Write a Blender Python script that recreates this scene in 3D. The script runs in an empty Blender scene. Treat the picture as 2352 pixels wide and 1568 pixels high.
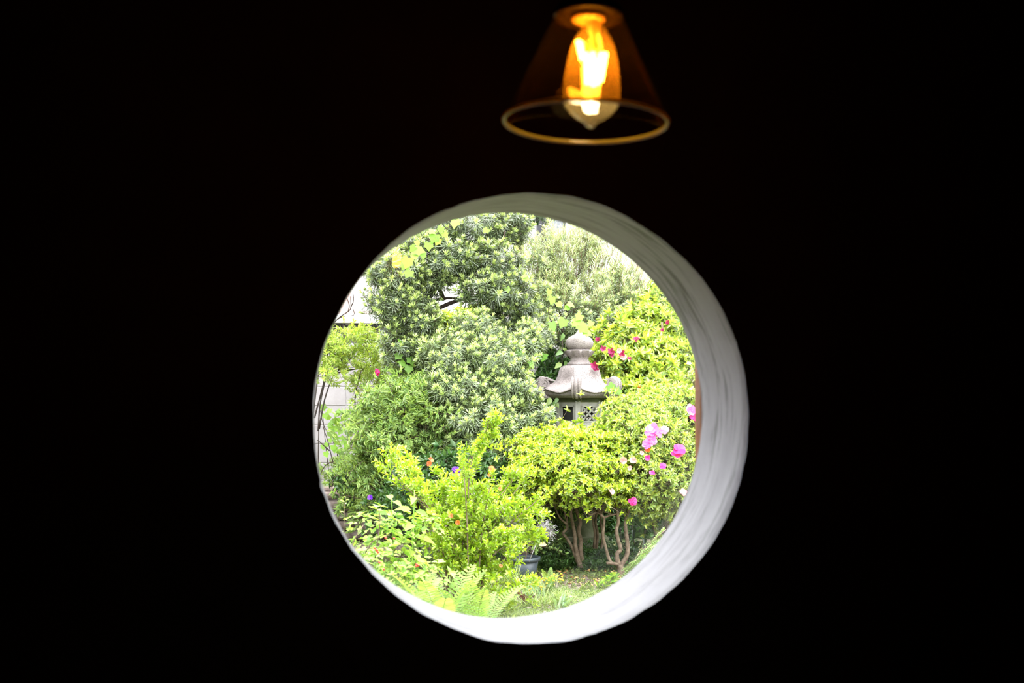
import bpy, math, random
import numpy as np
from mathutils import Vector, Matrix, noise

# ------------------------------------------------------------------ camera, sky, sun, exposure
C = bpy.context.scene.collection
SC = bpy.context.scene
F, CX, CY = 2483.0, 1176.0, 784.0
PITCH = math.radians(2.88); YAW = math.radians(13.26)
EYE = np.array((0.0, 0.0, 1.3))
cam_data = bpy.data.cameras.new('camera'); cam = bpy.data.objects.new('camera', cam_data); C.objects.link(cam)
cam.location = EYE; cam.rotation_euler = (math.pi / 2 + PITCH, 0, -YAW)
cam_data.sensor_width = 36; cam_data.lens = 36 * F / 2352
cam_data.clip_start = 0.02; cam_data.clip_end = 300
cam_data.dof.use_dof = True; cam_data.dof.focus_distance = 8.2; cam_data.dof.aperture_fstop = 4.0
SC.camera = cam

w = bpy.data.worlds.new('sky'); SC.world = w; w.use_nodes = True
nt = w.node_tree; nt.nodes.clear()
tc = nt.nodes.new('ShaderNodeTexCoord'); sx = nt.nodes.new('ShaderNodeSeparateXYZ')
nt.links.new(tc.outputs['Generated'], sx.inputs[0])
cr = nt.nodes.new('ShaderNodeValToRGB')
cr.color_ramp.elements[0].position = 0.0; cr.color_ramp.elements[0].color = (0.36, 0.37, 0.38, 1)
cr.color_ramp.elements[1].position = 1.0; cr.color_ramp.elements[1].color = (0.95, 0.97, 1.0, 1)   # overcast: the zenith about three times the horizon
bg = nt.nodes.new('ShaderNodeBackground'); bg.inputs['Strength'].default_value = 15.0
wo = nt.nodes.new('ShaderNodeOutputWorld')
nt.links.new(sx.outputs['Z'], cr.inputs[0]); nt.links.new(cr.outputs[0], bg.inputs[0]); nt.links.new(bg.outputs[0], wo.inputs[0])

sun_d = bpy.data.lights.new('sun', 'SUN'); sun = bpy.data.objects.new('sun', sun_d); C.objects.link(sun)
sun_d.energy = 1.6; sun_d.angle = math.radians(24); sun_d.color = (1.0, 0.97, 0.9)
sun.rotation_euler = (math.radians(-30), 0, math.radians(-22)); sun.location = (0, 8, 20)

SC.view_settings.view_transform = 'Standard'; SC.view_settings.look = 'None'
SC.view_settings.exposure = 0.0; SC.view_settings.gamma = 1.0; SC.view_settings.use_curve_mapping = False
cy = SC.cycles
cy.max_bounces = 8; cy.diffuse_bounces = 4; cy.glossy_bounces = 3; cy.transmission_bounces = 6; cy.transparent_max_bounces = 12
cy.sample_clamp_indirect = 4.0; cy.caustics_reflective = False; cy.caustics_refractive = False

FWD = np.array((math.sin(YAW) * math.cos(PITCH), math.cos(YAW) * math.cos(PITCH), math.sin(PITCH)))
RIGHT = np.array((math.cos(YAW), -math.sin(YAW), 0.0))
UP = np.cross(RIGHT, FWD)


def ray(px, py):
    return FWD + RIGHT * (px - CX) / F - UP * (py - CY) / F


def P(px, py, Y):
    """The world point at distance Y beyond the camera (along +Y) that shows at this pixel."""
    d = ray(px, py)
    return EYE + d * (Y / d[1])


def mpp(px, Y):
    return (Y / ray(px, 900)[1]) / F


def G(px, py, z=0.0):
    d = ray(px, py)
    return EYE + d * ((z - EYE[2]) / d[2])


# ------------------------------------------------------------------ helpers
def tag(o, label=None, cat=None, group=None, kind=None):
    if label: o['label'] = label
    if cat: o['category'] = cat
    if group: o['group'] = group
    if kind: o['kind'] = kind
    return o


def empty(name, loc, label=None, cat=None, group=None, kind=None):
    o = bpy.data.objects.new(name, None); C.objects.link(o); o.location = Vector(loc); o.empty_display_size = .05
    return tag(o, label, cat, group, kind)


def link(name, me, parent=None, loc=(0, 0, 0)):
    o = bpy.data.objects.new(name, me); C.objects.link(o); o.location = Vector(loc)
    if parent: o.parent = parent
    return o


class MB:
    """collects vertices and polygons for one mesh"""
    def __init__(s): s.v = []; s.f = []

    def add(s, vs, fs):
        n = len(s.v); s.v += [tuple(map(float, v)) for v in vs]; s.f += [tuple(i + n for i in f) for f in fs]; return s

    def box(s, a, b, M=None, bev=0.0):
        (x0, y0, z0), (x1, y1, z1) = a, b
        if bev:
            vs = []
            for (x, sx_) in ((x0, 1), (x1, -1)):
                for (y, sy_) in ((y0, 1), (y1, -1)):
                    for (z, sz_) in ((z0, 1), (z1, -1)):
                        vs += [(x, y + sy_ * bev, z + sz_ * bev), (x + sx_ * bev, y, z + sz_ * bev), (x + sx_ * bev, y + sy_ * bev, z)]
            bm_v = vs; import bmesh
            bm = bmesh.new(); bv = [bm.verts.new(v) for v in bm_v]; bmesh.ops.convex_hull(bm, input=bv)
            bmesh.ops.dissolve_limit(bm, angle_limit=.01, verts=bm.verts, edges=bm.edges)
            bm.verts.index_update(); vs = [tuple(v.co) for v in bm.verts]; fs = [tuple(v.index for v in f.verts) for f in bm.faces]; bm.free()
        else:
            vs = [(x, y, z) for x in (x0, x1) for y in (y0, y1) for z in (z0, z1)]
            fs = [(0, 1, 3, 2), (4, 6, 7, 5), (0, 4, 5, 1), (2, 3, 7, 6), (0, 2, 6, 4), (1, 5, 7, 3)]
        if M is not None: vs = [tuple(M @ Vector(v)) for v in vs]
        return s.add(vs, fs)

    def tube(s, pts, rad, n=8, cap=True):
        pts = [np.array(p, float) for p in pts]; m = len(pts)
        if not hasattr(rad, '__len__'): rad = [rad] * m
        vs = []; fs = []; ref = None
        for i in range(m):
            t = pts[min(i + 1, m - 1)] - pts[max(i - 1, 0)]; t = t / (np.linalg.norm(t) + 1e-9)
            if ref is None:
                ref = np.cross(t, (0, 0, 1) if abs(t[2]) < .9 else (1, 0, 0))
            a = ref - t * ref.dot(t); a /= np.linalg.norm(a) + 1e-9; ref = a; b = np.cross(t, a)
            for k in range(n):
                th = 2 * math.pi * k / n
                vs.append(pts[i] + rad[i] * (a * math.cos(th) + b * math.sin(th)))
        for i in range(m - 1):
            for k in range(n):
                fs.append((i * n + k, i * n + (k + 1) % n, (i + 1) * n + (k + 1) % n, (i + 1) * n + k))
        if cap: fs += [tuple(range(n - 1, -1, -1)), tuple((m - 1) * n + k for k in range(n))]
        return s.add(vs, fs)

    def lathe(s, prof, n=32, c=(0, 0, 0), cap=True):
        vs = []; fs = []
        for (r, z) in prof:
            for k in range(n):
                th = 2 * math.pi * k / n
                vs.append((c[0] + r * math.cos(th), c[1] + r * math.sin(th), c[2] + z))
        for i in range(len(prof) - 1):
            for k in range(n):
                fs.append((i * n + k, i * n + (k + 1) % n, (i + 1) * n + (k + 1) % n, (i + 1) * n + k))
        if cap: fs += [tuple(range(n - 1, -1, -1)), tuple((len(prof) - 1) * n + k for k in range(n))]
        return s.add(vs, fs)

    def mesh(s, name, mat, smooth=False):
        me = bpy.data.meshes.new(name); me.from_pydata(s.v, [], s.f); me.materials.append(mat)
        if smooth: me.shade_smooth()
        me.update(); return me

    def build(s, name, mat, parent=None, loc=(0, 0, 0), smooth=False):
        return link(name, s.mesh(name, mat, smooth), parent, loc)


def smooth_path(pts, k=4):
    """Catmull-Rom through the points"""
    pts = [np.array(p, float) for p in pts]
    if len(pts) < 3: return pts
    q = [2 * pts[0] - pts[1]] + pts + [2 * pts[-1] - pts[-2]]; out = []
    for i in range(1, len(q) - 2):
        for j in range(k):
            t = j / k; a, b, c, d = q[i - 1], q[i], q[i + 1], q[i + 2]
            out.append(.5 * ((2 * b) + (c - a) * t + (2 * a - 5 * b + 4 * c - d) * t * t + (3 * b - a - 3 * c + d) * t ** 3))
    out.append(pts[-1]); return out


# ------------------------------------------------------------------ materials
def new_mat(name):
    m = bpy.data.materials.new(name); m.use_nodes = True; t = m.node_tree; t.nodes.clear()
    out = t.nodes.new('ShaderNodeOutputMaterial'); return m, t, out


def N(t, kind, **kw):
    n = t.nodes.new(kind)
    for k, v in kw.items():
        if k in n.inputs: n.inputs[k].default_value = v
        else: setattr(n, k, v)
    return n


def mixcol(t, fac, a, b, mode='MIX'):
    n = t.nodes.new('ShaderNodeMix'); n.data_type = 'RGBA'; n.blend_type = mode
    for sock, v in ((n.inputs[0], fac), (n.inputs[6], a), (n.inputs[7], b)):
        if isinstance(v, bpy.types.NodeSocket): t.links.new(v, sock)
        elif isinstance(v, (int, float)): sock.default_value = v
        else: sock.default_value = (*v, 1) if len(v) == 3 else v
    return n.outputs[2]


def ramp(t, src, stops):
    r = t.nodes.new('ShaderNodeValToRGB'); t.links.new(src, r.inputs[0]); e = r.color_ramp.elements
    while len(e) < len(stops): e.new(.5)
    for i, (p, c) in enumerate(stops):
        e[i].position = p; e[i].color = (*c, 1) if hasattr(c, '__len__') else (c, c, c, 1)
    return r.outputs[0]


def surface(name, cols, scale=8, rough=.8, bump=.3, detail=6, spec=.3, speck=None, bscale=None, bdist=.01):
    """noise-mottled surface of two or three own colours with fine relief"""
    m, t, out = new_mat(name); tc = t.nodes.new('ShaderNodeTexCoord')
    n = N(t, 'ShaderNodeTexNoise', Scale=scale, Detail=detail, Roughness=.6); t.links.new(tc.outputs['Object'], n.inputs['Vector'])
    st = [(.3 + .4 * i / max(1, len(cols) - 1), c) for i, c in enumerate(cols)]
    col = ramp(t, n.outputs[0], st)
    if speck:
        n3 = N(t, 'ShaderNodeTexNoise', Scale=speck[1], Detail=3); t.links.new(tc.outputs['Object'], n3.inputs['Vector'])
        col = mixcol(t, ramp(t, n3.outputs[0], [(speck[2], 0), (speck[2] + .08, 1)]), col, speck[0])
    b = N(t, 'ShaderNodeBsdfPrincipled', Roughness=rough); b.inputs['Specular IOR Level'].default_value = spec
    t.links.new(col, b.inputs['Base Color'])
    n2 = N(t, 'ShaderNodeTexNoise', Scale=bscale or scale * 6, Detail=5); t.links.new(tc.outputs['Object'], n2.inputs['Vector'])
    bp = N(t, 'ShaderNodeBump', Strength=bump, Distance=bdist); t.links.new(n2.outputs[0], bp.inputs['Height']); t.links.new(bp.outputs[0], b.inputs['Normal'])
    t.links.new(b.outputs[0], out.inputs[0]); return m


def leaf_mat(name, old, young, bark=(.12, .08, .055), trans=.3, rough=.42, spec=.4, var=.5):
    """leaf colour runs from old to young growth by the leaf's own age; stems carry a negative age"""
    m, t, out = new_mat(name)
    a = N(t, 'ShaderNodeAttribute', attribute_name='age'); r = N(t, 'ShaderNodeAttribute', attribute_name='rnd')
    oi = t.nodes.new('ShaderNodeObjectInfo')
    cl = N(t, 'ShaderNodeClamp'); t.links.new(a.outputs['Fac'], cl.inputs[0])
    col = mixcol(t, cl.outputs[0], old, young)
    ad = N(t, 'ShaderNodeMath', operation='ADD'); t.links.new(r.outputs['Fac'], ad.inputs[0]); t.links.new(oi.outputs['Random'], ad.inputs[1])
    mr = N(t, 'ShaderNodeMapRange'); mr.inputs[2].default_value = 2.0; mr.inputs[3].default_value = 1 - var / 2; mr.inputs[4].default_value = 1 + var / 2
    t.links.new(ad.outputs[0], mr.inputs[0])
    hs = N(t, 'ShaderNodeHueSaturation'); t.links.new(col, hs.inputs['Color']); t.links.new(mr.outputs[0], hs.inputs['Value'])
    mh = N(t, 'ShaderNodeMapRange'); mh.inputs[3].default_value = .485; mh.inputs[4].default_value = .515
    t.links.new(r.outputs['Fac'], mh.inputs[0]); t.links.new(mh.outputs[0], hs.inputs['Hue'])
    isb = N(t, 'ShaderNodeMath', operation='LESS_THAN'); isb.inputs[1].default_value = -.5; t.links.new(a.outputs['Fac'], isb.inputs[0])
    fc = mixcol(t, isb.outputs[0], hs.outputs[0], bark)
    b = N(t, 'ShaderNodeBsdfPrincipled', Roughness=rough); b.inputs['Specular IOR Level'].default_value = spec
    t.links.new(fc, b.inputs['Base Color'])
    tr = N(t, 'ShaderNodeBsdfTranslucent'); t.links.new(mixcol(t, 1.0, fc, (1.25, 1.2, .6), 'MULTIPLY'), tr.inputs[0])
    ms = N(t, 'ShaderNodeMixShader'); ms.inputs[0].default_value = trans
    t.links.new(b.outputs[0], ms.inputs[1]); t.links.new(tr.outputs[0], ms.inputs[2]); t.links.new(ms.outputs[0], out.inputs[0])
    return m


def thin_glass(name, tint, refl=1.0, haze=0.0, hazecol=(1, 1, 1)):
    """thin clear sheet: what passes keeps its direction, the rest mirrors by Fresnel"""
    m, t, out = new_mat(name)
    tr = N(t, 'ShaderNodeBsdfTransparent'); tr.inputs[0].default_value = (*tint, 1)
    gl = N(t, 'ShaderNodeBsdfGlossy', Roughness=0.0)
    fr = N(t, 'ShaderNodeFresnel', IOR=1.5); mu = N(t, 'ShaderNodeMath', operation='MULTIPLY'); mu.inputs[1].default_value = refl
    geo = t.nodes.new('ShaderNodeNewGeometry'); io = N(t, 'ShaderNodeMapRange'); io.inputs[3].default_value = 1.5; io.inputs[4].default_value = 1 / 1.5
    t.links.new(geo.outputs['Backfacing'], io.inputs[0]); t.links.new(io.outputs[0], fr.inputs['IOR'])      # the same mirror share from either side
    t.links.new(fr.outputs[0], mu.inputs[0])
    ms = N(t, 'ShaderNodeMixShader'); t.links.new(mu.outputs[0], ms.inputs[0]); t.links.new(tr.outputs[0], ms.inputs[1]); t.links.new(gl.outputs[0], ms.inputs[2])
    res = ms.outputs[0]
    if haze:
        tl = N(t, 'ShaderNodeBsdfTranslucent'); tl.inputs[0].default_value = (*hazecol, 1)
        m2 = N(t, 'ShaderNodeMixShader'); m2.inputs[0].default_value = haze
        t.links.new(res, m2.inputs[1]); t.links.new(tl.outputs[0], m2.inputs[2]); res = m2.outputs[0]
    t.links.new(res, out.inputs[0]); return m


def emit(name, col, s):
    m, t, out = new_mat(name); e = N(t, 'ShaderNodeEmission', Strength=s); e.inputs[0].default_value = (*col, 1)
    t.links.new(e.outputs[0], out.inputs[0]); return m


M = {}
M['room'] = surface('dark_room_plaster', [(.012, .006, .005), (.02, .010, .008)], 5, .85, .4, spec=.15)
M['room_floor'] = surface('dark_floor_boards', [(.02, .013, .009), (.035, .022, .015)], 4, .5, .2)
M['outside_plaster'] = surface('outside_plaster', [(.62, .6, .56), (.7, .68, .64)], 3, .9, .3)
M['wood_orange'] = surface('orange_brown_wood', [(.14, .045, .012), (.24, .08, .02)], 14, .5, .2)
M['stone'] = surface('pinkish_weathered_granite', [(.145, .120, .114), (.245, .208, .202), (.33, .288, .28)], 7, .85, .5, 10, .25, ((.09, .075, .072), 210, .53), 60, .006)
M['stone_moss'] = surface('mossy_granite', [(.02, .032, .008), (.05, .058, .025), (.085, .086, .055)], 9, .9, .5, 8, .2, None, 60, .006)
M['stone_fire'] = surface('pale_firebox_granite', [(.20, .195, .175), (.32, .31, .285)], 8, .9, .4, 8, .2, ((.14, .14, .08), 30, .62), 60, .005)
M['hollow'] = surface('hollow_shade_stone', [(.02, .02, .018), (.03, .03, .026)], 8, .9, .2)  # near-black colour stands in for the shade inside the lantern
M['block'] = surface('pinkish_concrete_block', [(.29, .26, .27), (.37, .34, .35)], 5, .9, .35, 8, .2, ((.3, .27, .27), 90, .62), 70, .003)
M['mortar'] = surface('pale_mortar', [(.34, .32, .32), (.42, .39, .39)], 9, .9, .3)
M['rubble'] = surface('brown_field_stone', [(.05, .035, .03), (.13, .10, .085), (.2, .17, .15)], 9, .85, .6, 8, .3, ((.2, .13, .05), 14, .62), 40, .01)
M['log'] = surface('weathered_grey_log', [(.12, .085, .07), (.27, .21, .19)], 12, .9, .6, 6, .2)
M['soil'] = None
M['bark'] = surface('brown_bark', [(.07, .048, .03), (.155, .112, .078), (.24, .185, .135)], 30, .85, .7, 6, .2, None, 120, .004)
M['bark_dark'] = surface('dark_bark', [(.025, .017, .013), (.06, .042, .033)], 22, .9, .7, 6, .15, None, 90, .006)
M['white_wall'] = surface('white_house_siding', [(.78, .75, .74), (.86, .84, .83)], 2, .8, .1)
M['pink_trim'] = surface('pale_pink_trim', [(.42, .30, .27), (.5, .37, .33)], 5, .8, .1)
M['grey_wall'] = surface('lilac_grey_wall', [(.17, .165, .18), (.21, .205, .22)], 2, .8, .1)
M['dark_metal'] = surface('dark_frame_metal', [(.02, .02, .025), (.035, .035, .04)], 5, .5, .1)
M['pot'] = surface('blue_grey_plastic', [(.035, .045, .055), (.06, .075, .09)], 6, .4, .1, spec=.5)
M['pebble'] = surface('pale_gravel', [(.25, .2, .17), (.5, .43, .39)], 3, .9, .3)
M['dry'] = surface('dry_brown_leaf', [(.42, .22, .08), (.55, .32, .13)], 20, .7, .2)
M['seedhead'] = surface('pale_dry_stalk', [(.22, .20, .20), (.34, .32, .33)], 20, .9, .1)

# ground
m, t, out = new_mat('garden_soil'); tcn = t.nodes.new('ShaderNodeTexCoord')
n1 = N(t, 'ShaderNodeTexNoise', Scale=1.6, Detail=6); t.links.new(tcn.outputs['Object'], n1.inputs['Vector'])
n2 = N(t, 'ShaderNodeTexNoise', Scale=45, Detail=6); t.links.new(tcn.outputs['Object'], n2.inputs['Vector'])
c1 = ramp(t, n2.outputs[0], [(.35, (.045, .03, .022)), (.5, (.14, .10, .075)), (.68, (.34, .27, .22))])
c2 = ramp(t, n2.outputs[0], [(.35, (.04, .06, .015)), (.6, (.13, .18, .04))])
cc = mixcol(t, ramp(t, n1.outputs[0], [(.45, 0), (.57, 1)]), c1, c2)
b = N(t, 'ShaderNodeBsdfPrincipled', Roughness=.95); t.links.new(cc, b.inputs['Base Color'])
bp = N(t, 'ShaderNodeBump', Strength=.8, Distance=.02); t.links.new(n2.outputs[0], bp.inputs['Height']); t.links.new(bp.outputs[0], b.inputs['Normal'])
t.links.new(b.outputs[0], out.inputs[0]); M['soil'] = m

# leaves
M['podocarpus'] = leaf_mat('podocarpus_leaf', (.088, .126, .052), (.52, .64, .23), trans=.2, rough=.34, spec=.8)
M['podocarpus_dark'] = leaf_mat('podocarpus_dark_leaf', (.055, .085, .034), (.46, .57, .19), trans=.2, rough=.34, spec=.8)
M['podocarpus_pale'] = leaf_mat('podocarpus_pale_leaf', (.16, .21, .11), (.56, .64, .32), bark=(.22, .12, .08), trans=.3, rough=.42, spec=.5)
M['azalea'] = leaf_mat('azalea_leaf', (.14, .25, .022), (.60, .71, .050), trans=.3, rough=.36, spec=.9)
M['azalea_back'] = leaf_mat('azalea_back_leaf', (.13, .22, .038), (.56, .67, .085), trans=.3, rough=.36, spec=.9)
M['azalea_flower_bush'] = leaf_mat('azalea_soft_leaf', (.17, .27, .055), (.56, .66, .12), trans=.3, rough=.36, spec=.9)
M['nandina'] = leaf_mat('nandina_leaf', (.09, .165, .055), (.42, .57, .16), trans=.35, rough=.4)
M['nandina_yellow'] = leaf_mat('nandina_yellow_leaf', (.15, .26, .05), (.52, .64, .12), trans=.35, spec=.7)
M['box'] = leaf_mat('yellow_box_leaf', (.12, .25, .020), (.43, .58, .035), bark=(.3, .2, .14), trans=.4, rough=.28, spec=1.0)
M['broad'] = leaf_mat('broad_soft_leaf', (.15, .30, .045), (.38, .56, .08), bark=(.22, .36, .06), trans=.45, rough=.5)
M['rose'] = leaf_mat('pale_rose_leaf', (.12, .26, .04), (.40, .58, .11), bark=(.14, .12, .07), trans=.4, rough=.45)
M['fern'] = leaf_mat('fern_frond', (.14, .27, .06), (.36, .52, .14), bark=(.3, .36, .12), trans=.4)
M['vine'] = leaf_mat('vine_leaf', (.08, .20, .015), (.24, .43, .06), bark=(.1, .08, .05), trans=.45)
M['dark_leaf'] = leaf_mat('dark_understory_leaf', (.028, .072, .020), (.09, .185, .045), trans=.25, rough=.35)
M['weed'] = leaf_mat('weed_leaf', (.08, .13, .03), (.28, .36, .09), bark=(.16, .2, .07), trans=.35)
M['grass'] = leaf_mat('grass_blade', (.14, .21, .06), (.36, .45, .16), trans=.4)
M['grass_grey'] = leaf_mat('grey_green_blade', (.16, .27, .14), (.36, .50, .26), trans=.35)
M['maroon'] = leaf_mat('maroon_leaf', (.08, .02, .02), (.17, .05, .04), trans=.25)
M['arch'] = leaf_mat('arching_leaf', (.14, .26, .07), (.34, .48, .16), bark=(.16, .12, .08), trans=.35)
M['pink'] = leaf_mat('pink_petal', (.72, .14, .52), (.90, .40, .80), trans=.4, rough=.6, spec=.2)
M['magenta'] = leaf_mat('magenta_petal', (.70, .03, .22), (.88, .12, .45), trans=.4, rough=.6, spec=.2)
M['crimson'] = leaf_mat('crimson_petal', (.16, .008, .04), (.34, .03, .12), trans=.35, rough=.6, spec=.2)
M['palepink'] = leaf_mat('pale_pink_petal', (.75, .25, .27), (.9, .45, .48), trans=.4, rough=.6, spec=.2)
M['purple'] = leaf_mat('purple_petal', (.09, .015, .36), (.2, .06, .6), trans=.3, rough=.6, spec=.2)
M['red'] = surface('red_berry', [(.6, .02, .015), (.75, .06, .03)], 20, .35, .1, spec=.5)
M['orange'] = leaf_mat('orange_petal', (.6, .10, .02), (.8, .22, .05), trans=.35)
M['yellow'] = surface('yellow_button_flower', [(.68, .48, .02), (.85, .66, .05)], 60, .8, .2)

# ------------------------------------------------------------------ room and round window
WY, PY = 2.3, 2.56          # inner and outer face of the wall
def circ(Y, l, r, tp, bt, cx, cyy):
    xl, xr = P(l, cyy, Y)[0], P(r, cyy, Y)[0]; zt, zb = P(cx, tp, Y)[2], P(cx, bt, Y)[2]
    return (xl + xr) / 2, (zt + zb) / 2, (xr - xl) / 2, (zt - zb) / 2
NEAR = circ(WY, 721, 1716, 444, 1475, 1216, 962)
FAR = circ(PY, 703, 1612, 489, 1419, 1160, 955)
X0, X1, Z0, Z1 = -2.6, 3.4, -0.12, 2.75
NA = 720
corner = [math.atan2((z - NEAR[1]), (x - NEAR[0])) for x in (X0, X1) for z in (Z0, Z1)]
ANG = sorted([2 * math.pi * k / NA - math.pi for k in range(NA)] + corner)


def edge_noise(a, amp, seed):
    s = amp * (noise.noise((math.cos(a) * 3, math.sin(a) * 3, seed)) * 1.0 + .5 * noise.noise((math.cos(a) * 11, math.sin(a) * 11, seed + 5)))
    c = noise.noise((math.cos(a) * 16, math.sin(a) * 16, seed + 9))
    if c > .42: s += (c - .42) * amp * 2.6          # chips
    return s


def hole_pt(a, v):
    """point of the reveal; v 0 = room side, 1 = garden side"""
    cxx = NEAR[0] + (FAR[0] - NEAR[0]) * v; czz = NEAR[1] + (FAR[1] - NEAR[1]) * v
    rx = NEAR[2] + (FAR[2] - NEAR[2]) * v; rz = NEAR[3] + (FAR[3] - NEAR[3]) * v
    d = edge_noise(a, .0042, 1.3) * max(0, 1 - v * 7) + edge_noise(a, .0016, 7.7) * max(0, v * 7 - 6)
    d += .0016 * noise.noise((a * 2.5, v * 5, 2))
    if v == 0: d += .003
    return (cxx + (rx + d) * math.cos(a), WY + (PY - WY) * v, czz + (rz + d) * math.sin(a))


def rect_pt(a, Y):
    dx, dz = math.cos(a), math.sin(a); ts = []
    if dx > 1e-9: ts.append((X1 - NEAR[0]) / dx)
    if dx < -1e-9: ts.append((X0 - NEAR[0]) / dx)
    if dz > 1e-9: ts.append((Z1 - NEAR[1]) / dz)
    if dz < -1e-9: ts.append((Z0 - NEAR[1]) / dz)
    tt = min(ts); return (NEAR[0] + dx * tt, Y, NEAR[1] + dz * tt)


vs = []; fs = []; K = len(ANG)
for a in ANG: vs.append(hole_pt(a, 0))
for a in ANG: vs.append(rect_pt(a, WY))
for k in range(K): fs.append((k, (k + 1) % K, K + (k + 1) % K, K + k))
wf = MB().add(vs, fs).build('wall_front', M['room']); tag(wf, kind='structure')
vs = []; fs = []
for a in ANG: vs.append(hole_pt(a, 1))
for a in ANG: vs.append(rect_pt(a, PY))
for a in ANG: vs.append(rect_pt(a, WY))
for k in range(K):
    fs.append((k, K + k, K + (k + 1) % K, (k + 1) % K)); fs.append((K + k, 2 * K + k, 2 * K + (k + 1) % K, K + (k + 1) % K))
MB().add(vs, fs).build('wall_outer_face', M['outside_plaster'], wf)

# reveal: white-painted, brushed around the ring, dark scuffs along the circumference
m, t, out = new_mat('brushed_white_plaster')
uvn = N(t, 'ShaderNodeAttribute', attribute_name='ring'); sp = N(t, 'ShaderNodeMapping'); sp.inputs['Scale'].default_value = (4.5, 60, 1)
t.links.new(uvn.outputs['Vector'], sp.inputs[0])
a1 = N(t, 'ShaderNodeTexNoise', Scale=1.0, Detail=6, Roughness=.65); t.links.new(sp.outputs[0], a1.inputs['Vector'])
sp2 = N(t, 'ShaderNodeMapping'); sp2.inputs['Scale'].default_value = (3.5, 11, 1); sp2.inputs['Location'].default_value = (5, 2, 0); t.links.new(uvn.outputs['Vector'], sp2.inputs[0])
a2 = N(t, 'ShaderNodeTexNoise', Scale=1.0, Detail=4); t.links.new(sp2.outputs[0], a2.inputs['Vector'])
sp3 = N(t, 'ShaderNodeMapping'); sp3.inputs['Scale'].default_value = (9, 30, 1); t.links.new(uvn.outputs['Vector'], sp3.inputs[0])
a3 = N(t, 'ShaderNodeTexNoise', Scale=1.0, Detail=5); t.links.new(sp3.outputs[0], a3.inputs['Vector'])
sepr = N(t, 'ShaderNodeSeparateXYZ'); t.links.new(uvn.outputs['Vector'], sepr.inputs[0])
streak = ramp(t, a1.outputs[0], [(.49, 0), (.58, .9)]); patch = ramp(t, a2.outputs[0], [(.40, 0), (.53, 1)])
mm = N(t, 'ShaderNodeMath', operation='MULTIPLY'); t.links.new(streak, mm.inputs[0]); t.links.new(patch, mm.inputs[1])
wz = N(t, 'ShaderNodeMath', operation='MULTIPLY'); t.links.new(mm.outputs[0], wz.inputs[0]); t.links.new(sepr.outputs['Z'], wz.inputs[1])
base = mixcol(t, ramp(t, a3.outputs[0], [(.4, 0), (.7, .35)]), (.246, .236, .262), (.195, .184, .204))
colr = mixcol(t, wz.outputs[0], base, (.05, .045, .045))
b = N(t, 'ShaderNodeBsdfPrincipled', Roughness=.6); t.links.new(colr, b.inputs['Base Color'])
bp = N(t, 'ShaderNodeBump', Strength=.2, Distance=.0015); t.links.new(a1.outputs[0], bp.inputs['Height']); t.links.new(bp.outputs[0], b.inputs['Normal'])
t.links.new(b.outputs[0], out.inputs[0]); M['reveal'] = m

NV = 22; vs = []; fs = []; ring = []
for j in range(NV + 1):
    v = j / NV
    for k, a in enumerate(ANG):
        vs.append(hole_pt(a, v)); 
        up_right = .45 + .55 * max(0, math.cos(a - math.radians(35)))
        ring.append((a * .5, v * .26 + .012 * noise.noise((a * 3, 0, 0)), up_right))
for j in range(NV):
    for k in range(K - 1): fs.append((j * K + k, (j + 1) * K + k, (j + 1) * K + k + 1, j * K + k + 1))
    fs.append((j * K + K - 1, (j + 1) * K + K - 1, (j + 1) * K, j * K))
rev = MB().add(vs, fs).build('window_1', M['reveal'], smooth=True); tag(rev, kind='structure')
at = rev.data.attributes.new('ring', 'FLOAT_VECTOR', 'POINT'); at.data.foreach_set('vector', np.array(ring, np.float32).ravel())

M['pane'] = thin_glass('window_glass', (.985, .99, .985), 1.0)
M['frosted'] = thin_glass('rear_window_glass', (.30, .31, .31), 1.0)
sxr = P(1602, 940, PY + .03)[0]; sxl = FAR[0] - FAR[2] - .05
zlo, zhi = FAR[1] - FAR[3] - .05, FAR[1] + FAR[3] + .05
MB().box((sxl, PY + .03, zlo), (sxr + .01, PY + .034, zhi)).build('glass_pane', M['pane'], rev)
MB().box((sxr, PY + .006, zlo - .04), (sxr + .045, PY + .05, zhi + .04), bev=.003).build('sash_stile', M['wood_orange'], rev)
MB().box((sxl - .045, PY + .006, zlo - .04), (sxl, PY + .05, zhi + .04), bev=.003).build('sash_stile', M['wood_orange'], rev)
MB().box((sxl, PY + .008, zhi), (sxr, PY + .048, zhi + .04), bev=.003).build('sash_rail', M['wood_orange'], rev)
MB().box((sxl, PY + .008, zlo - .04), (sxr, PY + .048, zlo), bev=.003).build('sash_rail', M['wood_orange'], rev)

BY = -2.6
# the small bright window behind the viewer that shows as a pale patch in the pane
mir = 2 * (PY + .03) - BY
q0 = P(722, 1050, mir); q1 = P(811, 862, mir)
bx0, bx1, bz0, bz1 = q0[0], q1[0], q0[2], q1[2]
wb = MB()
wb.box((X0, BY - .15, Z0), (bx0, BY, Z1)); wb.box((bx1, BY - .15, Z0), (X1, BY, Z1))
wb.box((bx0, BY - .15, Z0), (bx1, BY, bz0)); wb.box((bx0, BY - .15, bz1), (bx1, BY, Z1))
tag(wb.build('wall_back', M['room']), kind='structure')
w2 = MB().box((bx0, BY - .09, bz0), (bx1, BY - .085, bz1)).build('window_2', M['frosted']); tag(w2, kind='structure')
xm = bx0 + (bx1 - bx0) * .62
MB().box((xm - .02, BY - .11, bz0), (xm + .02, BY - .06, bz1)).build('muntin', M['wood_orange'], w2)
MB().box((bx0, BY - .11, bz0 + .2), (bx1, BY - .06, bz0 + .24)).build('muntin', M['wood_orange'], w2)
tag(MB().box((X0 - .15, BY - .15, Z0), (X0, WY + .02, Z1)).build('wall_left', M['room']), kind='structure')
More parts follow.
